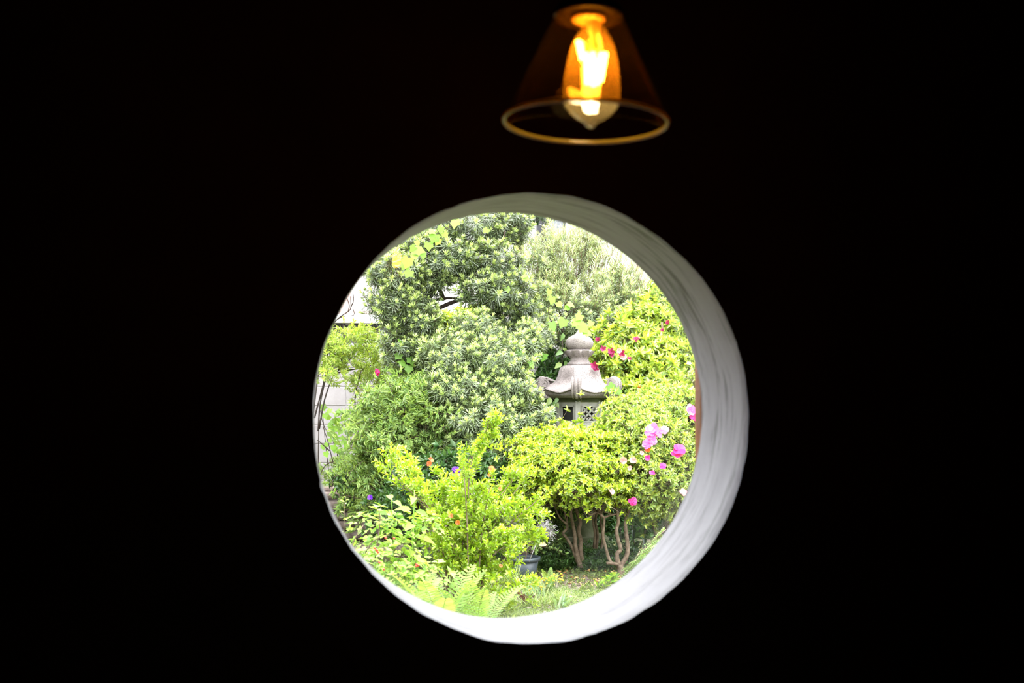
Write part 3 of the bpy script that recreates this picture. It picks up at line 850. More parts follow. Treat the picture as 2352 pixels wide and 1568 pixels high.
for q in range(6):
    a = ROT + q * math.pi / 3; MX = Matrix.Rotation(a, 4, 'Z')
    MB().box((Rf - 7 * k, -5.5 * k, lz(980)), (Rf + .3 * k, 5.5 * k, lz(920)), M=MX, bev=1 * k).build('post', M['stone_fire'], ln)
    af = a + math.pi / 6; MX = Matrix.Rotation(af, 4, 'Z'); hw = Rf / 2 - 3 * k
    fm = MB()
    fx0, fx1 = AP - 6 * k, AP - 2 * k
    ow = hw - 8 * k
    fm.box((fx0, -hw, lz(931)), (fx1, hw, lz(920)), M=MX); fm.box((fx0, -hw, lz(981)), (fx1, hw, lz(967)), M=MX)
    fm.box((fx0, -hw, lz(967)), (fx1, -ow, lz(931)), M=MX); fm.box((fx0, ow, lz(967)), (fx1, hw, lz(931)), M=MX)
    # inner moulding
    for (y0, y1, z0_, z1_) in ((-ow, ow, 931, 933.5), (-ow, ow, 965, 967)): fm.box((fx0, y0, lz(z1_)), (fx1 + 1.5 * k, y1, lz(z0_)), M=MX)
    fm.box((fx0, -ow, lz(967)), (fx1 + 1.5 * k, -ow + 2.2 * k, lz(931)), M=MX); fm.box((fx0, ow - 2.2 * k, lz(967)), (fx1 + 1.5 * k, ow, lz(931)), M=MX)
    fr_ = fm.build('window_surround', M['stone_fire'], ln)
    if q in (0, 2, 4):                   # lattice of crossing diagonals with petal-like swellings
        la = MB(); cw = ow - 2.2 * k
        for ci in range(2):
            for cj in range(3):
                y0 = -cw + ci * cw; zz1 = lz(933.5) - cj * cw; c0 = Vector((0, y0 + cw / 2, zz1 - cw / 2))
                for dy, dz in ((1, 1), (1, -1), (-1, 1), (-1, -1)):
                    pts = [c0 + Vector((fx0 + 2 * k, dy * cw / 2 * u, dz * cw / 2 * u)) for u in (0.05, .3, .6, .85, 1.0)]
                    la.tube([tuple(MX @ p) for p in pts], [.8 * k, 2.3 * k, 2.6 * k, 1.6 * k, .8 * k], 6)
        la.build('lattice', M['stone_fire'], fr_)
# platform, shaft, base
pl_ = MB()
for zz, rr in (((lz(990)), 56), ((lz(998)), 66), ((lz(1012)), 66), ((lz(1030)), 44)):
    for q in range(6): pl_.v.append((rr * k * math.cos(ROT + q * math.pi / 3), rr * k * math.sin(ROT + q * math.pi / 3), zz))
for i in range(3):
    for q in range(6): pl_.f.append((i * 6 + q, (i + 1) * 6 + q, (i + 1) * 6 + (q + 1) % 6, i * 6 + (q + 1) % 6))
pl_.f += [tuple(range(6)), tuple(range(23, 17, -1))]
pl_.build('platform', M['stone_fire'], ln)
sh = [(34, 1030), (34, 1050), (31, 1056), (30, 1110), (33, 1116), (33, 1124), (30, 1130), (30, 1205), (33, 1212), (38, 1232), (44, 1240), (44, 1252)]
g0 = gz(lc[0], lc[1])
MB().lathe([(r * k, lz(y)) for r, y in reversed(sh)], 32).build('shaft', M['stone_moss'], ln, smooth=True)
bs = MB(); zz0 = lz(1250)
for zz, rr in ((g0 - .05, 74), (max(g0 + .05, zz0 - .02), 74), (max(g0 + .09, zz0 + .02), 62)):
    for q in range(6): bs.v.append((rr * k * math.cos(ROT + q * math.pi / 3), rr * k * math.sin(ROT + q * math.pi / 3), zz))
for i in range(2):
    for q in range(6): bs.f.append((i * 6 + q, i * 6 + (q + 1) % 6, (i + 1) * 6 + (q + 1) % 6, (i + 1) * 6 + q))
bs.f += [tuple(range(5, -1, -1)), tuple(range(12, 18))]
bs.build('base', M['stone_moss'], ln)

# ------------------------------------------------------------------ podocarpus trees
def crown(root, lobes, n, var, part, stuff, rs, sc=(1, .18), tw='bark_dark', limit=300, upw=.5, twr=.004, scat={}, twf=.5):
    pos, D = scatter(lobes, n, rs, upw=upw, **scat)
    s_ = np.clip(sc[0] + sc[1] * rs.randn(len(pos)), .5 * sc[0], 1.6 * sc[0])
    place(root, part, stuff, var, pos, D, s_, rs, limit)
    twigs(root, lobes, pos, rs, tw, frac=twf, r=twr)
    return pos

vp = variants(c_podo, 'podocarpus', 'leaf_tuft', 5, 1)
vp1 = variants(c_podo, 'podocarpus_dark', 'leaf_tuft', 5, 21)
rs = np.random.RandomState(11)
bpt = G(950, 1215, .4)
TY = 9.55
tb = P(955, 1130, TY); tb[2] = gz(tb[0], tb[1]) - .03
tree1 = empty('podocarpus_tree', tb, 'large cloud-pruned podocarpus with dark trunk and dense needle-like foliage, topmost of the garden trees', 'tree')
lobes1 = [lobe(*a) for a in ((1060, 535, 105, 50, 9.7), (1010, 600, 85, 50, 9.4), (1125, 620, 78, 52, 9.4), (1155, 525, 62, 42, 9.8), (905, 635, 62, 42, 9.2), (893, 700, 52, 42, 9.1),
                           (1120, 672, 62, 34, 9.2), (1175, 690, 50, 50, 9.4), (960, 735, 46, 40, 9.1), (965, 690, 36, 24, 9.3), (960, 820, 34, 40, 9.0), (915, 800, 34, 34, 9.0), (870, 600, 48, 26, 9.5), (985, 640, 55, 28, 9.3), (940, 575, 50, 30, 9.6), (935, 760, 50, 50, 9.3), (975, 800, 46, 44, 9.2),
                           (930, 830, 45, 40, 9.5), (1215, 745, 38, 30, 9.5), (1150, 745, 50, 30, 9.5), (1000, 880, 40, 50, 9.7), (950, 560, 50, 30, 9.8))]
limb(tree1, [tb, P(953, 1050, TY), P(948, 960, TY), P(957, 870, TY), P(952, 790, TY), P(962, 720, TY), P(1000, 660, TY), P(1045, 590, 9.7)], .075, .022, 'bark_dark', 'trunk', 10)
for pts in ([(955, 800), (940, 720), (915, 680), (885, 676), (900, 655), (885, 625)], [(957, 740), (975, 700), (1020, 685), (1080, 688)], [(960, 730), (1050, 690), (1110, 680), (1170, 660), (1180, 700)],
            [(1000, 660), (980, 610), (960, 590)], [(1020, 640), (1090, 620), (1150, 560), (1160, 530)], [(950, 840), (1000, 810), (1040, 740)], [(905, 678), (880, 690), (870, 610)], [(1020, 690), (1000, 620), (1040, 540)]):
    limb(tree1, Pl(pts, 9.4), .021, .008, 'bark_dark')
crown(tree1, lobes1, 2200, vp1, 'leaf_tuft', 'foliage', rs, scat=dict(inner=.22))

rs = np.random.RandomState(12)
tb2 = P(1110, 1130, 9.0); tb2[2] = gz(tb2[0], tb2[1]) - .03
tree2 = empty('podocarpus_shrub', tb2, 'dense bushy podocarpus with pale tufted tips growing beside the stone lantern', 'shrub')
lobes2 = [lobe(*a) for a in ((1095, 765, 58, 40, 8.9), (1040, 825, 72, 48, 8.7), (1135, 840, 75, 50, 8.7), (1160, 905, 66, 45, 8.6), (1050, 900, 80, 48, 8.6), (1100, 965, 95, 48, 8.5), (1012, 985, 52, 46, 8.6),
                           (1185, 965, 62, 35, 8.5), (1115, 1020, 85, 38, 8.5), (1195, 805, 45, 34, 8.9), (1222, 776, 34, 28, 9.0), (1235, 955, 26, 30, 8.5), (1080, 880, 60, 60, 9.0))]
limb(tree2, [tb2, P(1105, 1050, 9), P(1115, 960, 9), P(1110, 880, 9), P(1100, 790, 9)], .05, .02, 'bark_dark', 'trunk', 9)
for pts in ([(1110, 1000), (1050, 960), (1015, 980)], [(1113, 980), (1160, 960), (1215, 965)], [(1112, 930), (1060, 890), (1010, 870)], [(1110, 880), (1150, 840), (1200, 800)], [(1108, 860), (1060, 830), (1030, 800)], [(1105, 1040), (1130, 1020), (1190, 1000)]):
    limb(tree2, Pl(pts, 8.85), .02, .007, 'bark')
crown(tree2, lobes2, 1750, vp, 'leaf_tuft', 'foliage', rs, sc=(.95, .16), scat=dict(inner=.2))

vl = variants(c_podo_long, 'podocarpus_pale', 'leafy_shoot', 5, 2)
rs = np.random.RandomState(13)
tb3 = P(1310, 1130, 10.6); tb3[2] = gz(tb3[0], tb3[1]) - .03
tree3 = empty('podocarpus_tree', tb3, 'loose pale podocarpus with tall upright shoots rising behind the stone lantern', 'tree')
lobes3 = [lobe(*a) for a in ((1250, 640, 45, 75, 10.6), (1310, 640, 60, 75, 10.5), (1385, 680, 65, 60, 10.4), (1320, 720, 75, 45, 10.3), (1420, 720, 50, 42, 10.3), (1250, 720, 45, 45, 10.4), (1440, 680, 40, 50, 10.5), (1350, 590, 55, 50, 10.7))]
limb(tree3, [tb3, P(1312, 1000, 10.6), P(1305, 860, 10.6), P(1320, 780, 10.6), P(1330, 720, 10.6)], .06, .03, 'bark', 'trunk', 9)
for pts in ([(1330, 760), (1330, 680), (1328, 640), (1335, 590), (1342, 530)], [(1315, 780), (1280, 700), (1275, 620), (1268, 540)], [(1330, 740), (1390, 690), (1410, 620)], [(1340, 760), (1420, 720), (1455, 670), (1470, 640)],
            [(1310, 790), (1250, 730), (1225, 670), (1222, 590)], [(1330, 740), (1296, 660), (1296, 590)], [(1350, 740), (1370, 650), (1378, 560)]):
    limb(tree3, Pl(pts, 10.5), .016, .005, 'bark')
pos, D = scatter(lobes3, 560, rs, upw=.72, jit=.3, inner=.3)
for (tx, ty) in ((1222, 590), (1225, 560), (1268, 560), (1268, 530), (1342, 545), (1340, 520), (1296, 590), (1378, 570), (1378, 545), (1410, 620), (1415, 590), (1470, 640), (1240, 620), (1310, 560), (1440, 640), (1360, 600)):
    for q in range(3):
        pos = np.vstack([pos, P(tx + rs.randn() * 8, ty + 20 + rs.randn() * 14, 10.5 + rs.randn() * .1)]); D = np.vstack([D, unit(np.array((rs.randn() * .25, rs.randn() * .25, 1)))])
place(tree3, 'leafy_shoot', 'foliage', vl, pos, D, np.clip(.8 + .18 * rs.randn(len(pos)), .45, 1.2), rs)
twigs(tree3, lobes3, pos, rs, 'bark', frac=.4, r=.004)
vp3 = variants(c_podo, 'podocarpus_pale', 'leaf_tuft', 4, 18)
low3 = [lobe(*a) for a in ((1240, 700, 42, 42, 10.2), (1380, 735, 60, 24, 10.1), (1430, 715, 42, 32, 10.2), (1330, 725, 45, 26, 10.2), (1270, 650, 40, 40, 10.5), (1240, 590, 24, 40, 10.5), (1400, 660, 45, 30, 10.4), (1300, 760, 60, 26, 10.1), (1245, 765, 30, 30, 9.9))]
pos, D = scatter(low3, 520, rs, upw=.5, inner=.2); place(tree3, 'leaf_tuft', 'low_foliage', vp3, pos, D, np.clip(.95 + .15 * rs.randn(len(pos)), .6, 1.3), rs)

rs = np.random.RandomState(19)
gb = P(1085, 1060, 11.0); gb[2] = gz(gb[0], gb[1]); gs = empty('broadleaf_shrub', gb, 'bright yellow-green shrub glimpsed through the gap under the podocarpus branches', 'shrub')
limb(gs, [gb, P(1080, 900, 11), P(1085, 760, 11)], .02, .01, 'bark', 'stem', 6)
crown(gs, [lobe(1085, 745, 40, 18, 11), lobe(1040, 760, 40, 22, 11), lobe(1080, 790, 50, 30, 11)], 150, variants(c_rosettes, 'azalea_back', 'leaf_cluster', 3, 17, nr=4, spread=.07, nl=8, L=.06, W=.022, height=.08, tpl=ELL), 'leaf_cluster', 'foliage', rs, tw='bark')

# dark tree top far behind, seen over the house
rs = np.random.RandomState(14); vd = variants(c_rosettes, 'dark_leaf', 'leaf_cluster', 3, 3, nr=8, spread=.12, L=.08, W=.04, height=.12)
ft = P(1195, 900, 13.6); ft[2] = 0
far = empty('broadleaf_tree', ft, 'dark broadleaf tree top showing above the podocarpus, before the white house', 'tree')
lob = [lobe(1190, 480, 30, 16, 13.6), lobe(1205, 440, 50, 40, 13.6)]
limb(far, [ft, P(1197, 700, 13.6), P(1195, 470, 13.6)], .08, .04, 'bark_dark', 'trunk')
crown(far, lob, 150, vd, 'leaf_cluster', 'foliage', rs)

# dark hedge filling the shade behind lantern and azaleas
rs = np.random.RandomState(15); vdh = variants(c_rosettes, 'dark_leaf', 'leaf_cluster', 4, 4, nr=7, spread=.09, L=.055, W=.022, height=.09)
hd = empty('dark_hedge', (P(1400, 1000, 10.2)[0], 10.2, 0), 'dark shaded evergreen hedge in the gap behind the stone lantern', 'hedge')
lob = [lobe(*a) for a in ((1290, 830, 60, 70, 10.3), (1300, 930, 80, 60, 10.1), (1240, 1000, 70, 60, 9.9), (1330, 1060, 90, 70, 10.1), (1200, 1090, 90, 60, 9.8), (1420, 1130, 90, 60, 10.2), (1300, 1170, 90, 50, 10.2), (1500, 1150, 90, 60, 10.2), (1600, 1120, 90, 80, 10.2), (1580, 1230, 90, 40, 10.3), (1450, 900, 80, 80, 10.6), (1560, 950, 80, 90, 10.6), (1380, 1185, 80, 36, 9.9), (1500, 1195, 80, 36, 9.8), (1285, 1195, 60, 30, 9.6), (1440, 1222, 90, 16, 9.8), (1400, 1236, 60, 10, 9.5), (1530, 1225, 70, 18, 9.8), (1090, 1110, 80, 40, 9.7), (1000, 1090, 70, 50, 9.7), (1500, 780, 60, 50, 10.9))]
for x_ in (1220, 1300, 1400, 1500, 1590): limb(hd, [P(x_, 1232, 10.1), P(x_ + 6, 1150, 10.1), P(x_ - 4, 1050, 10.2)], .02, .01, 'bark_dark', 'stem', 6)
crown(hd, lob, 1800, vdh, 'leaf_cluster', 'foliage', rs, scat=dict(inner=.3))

# ------------------------------------------------------------------ azaleas
def flower_mesh(mat, rs, L=.034, W=.03):
    f = Fol()
    for kk in range(5):
        ph = kk * 1.2566 + rs.randn() * .12; D = unit(np.array([math.cos(ph), math.sin(ph), .45 + rs.rand() * .5]))
        f.leaves(PETAL, [(0, 0, 0)], D, (0, 0, 1) + rs.randn(3) * .3, L * (.8 + .3 * rs.rand()), W * 1.15, rs.rand(), rs)
    for kk in range(4): f.leaves(DIAM, [(0, 0, 0)], (rs.randn() * .15, rs.randn() * .15, 1), (1, 0, 0), L * .8, .002, 1, rs)
    return f.mesh('flower', M[mat])
FM = {c: flower_mesh(c, np.random.RandomState(5), *( (.045, .038) if c in ('pink', 'magenta') else (.03, .018) if c == 'crimson' else (.03, .026))) for c in ('pink', 'magenta', 'crimson', 'palepink', 'purple', 'orange')}


def flowers(root, spots, Y, rs):
    for (px, py, col, s_) in spots:
        o = link('flower', FM[col], root); d = unit(np.array([rs.randn() * .35 - .1, -1, .35 + rs.randn() * .3]))[None]
        R = frame(d, np.array([rs.rand() * 6])); Mx = np.eye(4); Mx[:3, :3] = R[0] * s_; Mx[:3, 3] = P(px, py, Y) - np.array(root.location); o.matrix_basis = Matrix(Mx.tolist())


rs = np.random.RandomState(21)
va = variants(c_rosettes, 'azalea', 'leaf_spray', 6, 5, nr=7, spread=.050, nl=8, L=.029, W=.0125, height=.055, tpl=ELL)
az = PG(1333, 1309)
Y1 = az[1]
az1 = empty('azalea_shrub', az, 'flat-topped yellow-green azalea on bare twisting brown trunks before the lantern', 'shrub')
def L3(lst, Y): return [P(1260 + x / 4.356, 1000 + y / 4.356, Y) for x, y in lst]
limb(az1, L3([(325, 1345), (325, 1240), (318, 1130), (322, 1050), (300, 950), (318, 870), (290, 780), (245, 650), (235, 560)], Y1), .024, .009, name='trunk', k=3)
limb(az1, L3([(320, 1320), (290, 1200), (270, 1110), (265, 1010), (245, 900), (222, 760), (240, 700), (160, 660)], Y1 - .04), .020, .008, name='trunk', k=3)
limb(az1, L3([(305, 1300), (260, 1180), (240, 1130), (205, 1060), (178, 1020), (145, 975), (185, 930), (186, 890)], Y1 - .02), .013, .009, name='trunk', k=3)
limb(az1, L3([(186, 890), (125, 835), (85, 770), (60, 700)], Y1 - .02), .009, .005, k=3); limb(az1, L3([(186, 890), (165, 790), (150, 700)], Y1), .007, .005, k=3)
limb(az1, L3([(186, 890), (190, 800), (240, 710)], Y1), .008, .005, k=3)
bb = PG(1429, 1322); Y2 = bb[1]
limb(az1, L3([(735, 1420), (722, 1340), (710, 1290)], Y2), .029, .024, name='trunk', k=3)
limb(az1, L3([(715, 1300), (690, 1250), (685, 1180), (722, 1140), (700, 1060), (678, 950), (698, 870), (690, 770), (670, 650)], Y2), .019, .011, name='trunk', k=3)
limb(az1, L3([(720, 1300), (775, 1220), (792, 1130), (780, 1000), (768, 880), (795, 760), (820, 650)], Y2 + .03), .020, .011, name='trunk', k=3)
limb(az1, L3([(700, 1290), (640, 1278), (580, 1274)], Y2 - .03), .013, .010, k=3)
limb(az1, L3([(630, 1276), (600, 1220), (570, 1110), (545, 1010), (552, 900), (555, 820)], Y2), .012, .010, k=3)
limb(az1, L3([(555, 820), (490, 770), (410, 790), (370, 740)], Y2), .010, .007, k=3); limb(az1, L3([(555, 820), (620, 795), (690, 780), (770, 735)], Y2), .009, .006, k=3)
limb(az1, L3([(700, 870), (720, 770), (740, 680)], Y2), .008, .006, k=3)
for xx in (455, 480, 530): limb(az1, L3([(xx, 1130), (xx + 10, 980), (xx - 10, 860), (xx + 10, 730)], Y2 + .5), .012, .008, k=3)
E1 = [(1262, 1024, 60, 12, 7.8), (1340, 1016, 70, 14, 7.95), (1410, 1008, 50, 18, 8.0), (1250, 1050, 56, 15, 7.65), (1315, 1035, 60, 18, 7.7), (1385, 1035, 60, 20, 7.65), (1240, 1085, 46, 14, 7.6), (1300, 1080, 62, 17, 7.5), (1370, 1080, 60, 18, 7.5), (1430, 1075, 40, 24, 7.7),
      (1262, 1122, 50, 14, 7.6), (1330, 1122, 62, 16, 7.4), (1400, 1125, 55, 18, 7.5), (1212, 1018, 24, 9, 7.8), (1226, 1052, 26, 8, 7.6), (1290, 1150, 36, 8, 7.6), (1375, 1158, 50, 12, 7.5), (1320, 1085, 80, 42, 8.25), (1410, 1080, 70, 42, 8.25), (1360, 1100, 90, 34, 8.6), (1440, 1135, 36, 20, 7.6), (1300, 1006, 40, 5, 8.1), (1400, 988, 22, 6, 8.0), (1250, 1150, 30, 14, 7.9)]
crown(az1, [lobe(*a) for a in E1], 1350, va, 'leaf_spray', 'foliage', rs, tw='bark', upw=.62, twr=.003, scat=dict(inner=.12))
flowers(az1, [(1405, 1128, 'palepink', .8), (1433, 1057, 'palepink', .9), (1453, 1058, 'palepink', .9), (1447, 1075, 'palepink', .6)], 7.15, rs)

rs = np.random.RandomState(22)
vb = variants(c_rosettes, 'azalea_flower_bush', 'leaf_spray', 6, 6, nr=6, spread=.055, nl=8, L=.034, W=.0125, height=.07, tpl=ELL)
ab = P(1520, 1262, 8.1); ab[2] = gz(ab[0], ab[1])
az2 = empty('azalea_shrub', ab, 'broad azalea bush with loose pink and magenta blossoms by the wooden window stile', 'shrub')
E2 = [(1460, 965, 62, 38, 7.9), (1540, 950, 60, 42, 7.9), (1590, 990, 50, 60, 7.8), (1500, 1020, 65, 50, 7.6), (1570, 1060, 55, 55, 7.6), (1490, 1090, 60, 45, 7.5), (1550, 1120, 60, 40, 7.6), (1600, 1110, 50, 60, 7.8), (1480, 1140, 50, 26, 7.6), (1540, 1165, 50, 24, 7.8), (1440, 1030, 40, 40, 7.8), (1452, 952, 30, 16, 8.0), (1620, 950, 50, 80, 8.0)]
for pts in ([(1520, 1262), (1500, 1200), (1485, 1120), (1490, 1050)], [(1522, 1262), (1535, 1190), (1540, 1100), (1530, 980)], [(1525, 1262), (1570, 1180), (1590, 1080)]): limb(az2, Pl(pts, 8.1), .02, .01, name='trunk')
crown(az2, [lobe(*a) for a in E2], 850, vb, 'leaf_spray', 'foliage', rs, tw='bark', upw=.5, twr=.003, scat=dict(inner=.15))
flowers(az2, [(1490, 990, 'pink', 1), (1500, 986, 'pink', 1), (1506, 996, 'pink', 1), (1494, 1000, 'pink', .9), (1489, 1016, 'pink', .9), (1498, 1013, 'pink', .8), (1483, 1024, 'pink', .7), (1487, 1031, 'orange', .8), (1526, 988, 'pink', .8),
              (1558, 1033, 'magenta', 1.15), (1553, 1040, 'magenta', .9), (1583, 940, 'pink', .9), (1587, 945, 'pink', .8), (1596, 955, 'magenta', .9), (1522, 1070, 'magenta', .6), (1488, 1052, 'magenta', .5), (1453, 1149, 'magenta', .75), (1455, 1154, 'magenta', .5), (1497, 1087, 'magenta', .5), (1568, 1131, 'palepink', 1), (1474, 1041, 'palepink', .6), (1563, 1042, 'palepink', .8)], 7.02, rs)

rs = np.random.RandomState(23)
vc = variants(c_rosettes, 'azalea_back', 'leaf_spray', 5, 7, nr=4, spread=.08, nl=9, L=.062, W=.021, height=.09, tpl=ELL)
ac = P(1500, 1200, 9.7); ac[2] = gz(ac[0], ac[1])
az3 = empty('azalea_shrub', ac, 'tall large-leaved azalea with wilted crimson flowers against the pale podocarpus', 'shrub')
E3 = [(1420, 800, 46, 42, 9.5), (1480, 770, 50, 50, 9.9), (1550, 790, 60, 60, 9.8), (1500, 840, 60, 45, 9.4), (1570, 860, 50, 50, 9.4), (1440, 865, 50, 36, 9.3), (1520, 890, 60, 36, 9.2), (1520, 715, 42, 38, 10.2), (1570, 740, 50, 50, 10.1), (1412, 908, 14, 10, 8.9), (1600, 830, 50, 80, 9.6), (1390, 850, 22, 34, 9.3), (1560, 920, 60, 30, 9.2), (1480, 925, 50, 22, 9.0)]
for pts in ([(1500, 1200), (1480, 1000), (1450, 850), (1440, 800)], [(1505, 1200), (1520, 1000), (1530, 850), (1520, 740)], [(1508, 1200), (1570, 1000), (1590, 850)]): limb(az3, Pl(pts, 9.6), .025, .01, name='trunk')
crown(az3, [lobe(*a) for a in E3], 760, vc, 'leaf_spray', 'foliage', rs, tw='bark', upw=.45, twr=.003, scat=dict(inner=.15))
flowers(az3, [(1461, 780, 'crimson', 1.2), (1385, 802, 'crimson', 1.1), (1403, 808, 'crimson', 1.2), (1405, 815, 'crimson', .9), (1428, 812, 'crimson', 1.2), (1432, 820, 'palepink', 1), (1422, 806, 'palepink', .9), (1445, 824, 'crimson', .8), (1531, 740, 'crimson', .9), (1521, 758, 'crimson', .7), (1364, 840, 'crimson', 1.2), (1368, 846, 'crimson', 1),
              (1372, 780, 'crimson', .8), (1541, 897, 'crimson', .9), (1468, 890, 'orange', 1), (1582, 835, 'palepink', .8), (1450, 920, 'orange', .7)], 8.85, rs)

# ------------------------------------------------------------------ nandinas, saplings and the dark understory
rs = np.random.RandomState(31)
vn = variants(c_nandina, 'nandina', 'leaf_spray', 5, 8, age=.45)
nb = P(893, 1215, 8.6); nb[2] = gz(nb[0], nb[1])
nan1 = empty('nandina', nb, 'green nandina with pointed compound leaves in front of the block wall', 'shrub')
N1 = [(912, 940, 58, 30, 8.7), (872, 970, 36, 30, 8.8), (940, 990, 65, 50, 8.6), (885, 1045, 50, 40, 8.6), (985, 960, 34, 30, 8.8), (858, 1095, 42, 30, 8.7), (990, 1050, 45, 40, 8.7), (930, 1080, 60, 45, 8.6), (945, 915, 26, 24, 8.9), (900, 1130, 80, 35, 8.6), (1010, 1000, 30, 50, 9.0)]
for pts in ([(893, 1215), (890, 1130), (884, 1050), (880, 960)], [(896, 1215), (905, 1120), (915, 1000), (940, 900)], [(899, 1215), (930, 1130), (960, 1040), (980, 940)], [(890, 1215), (870, 1140), (850, 1080)]):
    limb(nan1, Pl(pts, 8.65), .010, .006, 'bark', 'stem', 6)
pos, D = scatter([lobe(*a) for a in N1], 430, rs, upw=.45, inner=.2)
place(nan1, 'leaf_spray', 'foliage', vn, pos, D, np.clip(1 + .15 * rs.randn(len(pos)), .6, 1.4), rs)

rs = np.random.RandomState(32)
vn2 = variants(c_nandina, 'nandina_yellow', 'leaf_spray', 5, 9, age=.6)
nb = P(748, 1100, 9.9); nb[2] = gz(nb[0], nb[1])
nan2 = empty('nandina', nb, 'yellow-green nandina on slender forked stems against the pale block wall', 'shrub')
N2 = [(805, 795, 42, 10, 9.9), (862, 795, 30, 14, 10), (770, 818, 36, 12, 9.8), (835, 845, 40, 12, 9.9), (765, 862, 36, 7, 9.8), (885, 865, 28, 18, 9.9), (890, 815, 18, 26, 10.1), (860, 885, 30, 12, 9.9), (740, 815, 24, 14, 9.9), (786, 768, 6, 16, 10)]
for pts in ([(731, 990), (735, 930), (748, 870), (760, 830), (790, 790)], [(733, 985), (745, 920), (763, 868), (778, 850), (810, 820)], [(722, 960), (738, 900), (749, 850), (752, 810)], [(762, 860), (800, 850), (850, 840), (880, 810)], [(733, 1130), (731, 1060), (732, 985)], [(778, 850), (790, 800), (788, 745)], [(820, 1110), (825, 1000), (815, 920), (830, 850)]):
    limb(nan2, Pl(pts, 9.9), .009, .004, 'bark_dark', 'stem', 6)
pos, D = scatter([lobe(*a) for a in N2], 115, rs, upw=.45, inner=.15)
place(nan2, 'leaf_spray', 'foliage', vn2, pos, D, np.clip(.85 + .12 * rs.randn(len(pos)), .5, 1.1), rs)
flowers(nan2, [(865, 853, 'magenta', .7), (868, 858, 'magenta', .5), (903, 817, 'crimson', 1.1), (897, 813, 'crimson', .8)], 9.5, rs)

rs = np.random.RandomState(33)
nb = P(1240, 1262, 8.7); nb[2] = gz(nb[0], nb[1])
vn3 = variants(c_nandina, 'nandina', 'leaf_spray', 4, 10, age=.12, leaf=.05)
nan3 = empty('nandina', nb, 'low shaded nandina under the edge of the flat-topped azalea', 'shrub')
N3 = [(1240, 1140, 45, 30, 8.4), (1200, 1160, 45, 30, 8.5), (1260, 1185, 35, 25, 8.5), (1165, 1130, 40, 30, 8.6), (1215, 1205, 50, 22, 8.5), (1150, 1170, 40, 40, 8.7)]
for pts in ([(1240, 1262), (1238, 1200), (1245, 1150)], [(1238, 1262), (1215, 1210), (1200, 1160)]): limb(nan3, Pl(pts, 8.6), .008, .005, 'bark_dark', 'stem', 6)
pos, D = scatter([lobe(*a) for a in N3], 170, rs, upw=.4, inner=.2)
place(nan3, 'leaf_spray', 'foliage', vn3, pos, D, np.clip(.9 + .15 * rs.randn(len(pos)), .6, 1.3), rs)

rs = np.random.RandomState(34)
vk = variants(c_rosettes, 'dark_leaf', 'leaf_cluster', 4, 11, nr=5, spread=.06, nl=6, L=.055, W=.022, height=.08, tpl=OVAL, young=.1, old=0)
kb = P(1030, 1215, 7.8); kb[2] = gz(kb[0], kb[1])
dk = empty('potato_bush', kb, 'dark green low bush with small violet flowers between the podocarpus and the yellow-leaved shrub', 'shrub')
K1 = [(1050, 1085, 60, 30, 7.8), (1000, 1120, 50, 40, 7.8), (1100, 1130, 55, 40, 7.8), (940, 1170, 55, 40, 7.8), (1060, 1170, 80, 40, 7.8), (890, 1180, 40, 35, 8.0), (1110, 1080, 50, 26, 8.0), (1150, 1210, 45, 26, 7.7), (980, 1085, 36, 26, 8.2), (830, 1120, 45, 26, 8.8), (940, 1120, 40, 30, 8.2)]
for pts in ([(1030, 1215), (1035, 1150), (1050, 1090)], [(1033, 1215), (1075, 1160), (1100, 1110)], [(1027, 1215), (985, 1160), (960, 1120)]): limb(dk, Pl(pts, 7.8), .009, .005, 'bark_dark', 'stem', 6)
pos, D = scatter([lobe(*a) for a in K1], 330, rs, upw=.45, inner=.2)
place(dk, 'leaf_cluster', 'foliage', vk, pos, D, np.clip(.85 + .15 * rs.randn(len(pos)), .5, 1.3), rs)
flowers(dk, [(1048, 1080, 'purple', 1.1), (1054, 1086, 'purple', 1.0), (1045, 1088, 'purple', .8), (1026, 1110, 'purple', .6), (1049, 1103, 'purple', .6), (989, 1056, 'orange', .8), (986, 1064, 'orange', .7), (850, 1143, 'purple', .7), (1128, 1077, 'orange', .9), (1124, 1090, 'orange', .6)], 7.3, rs)

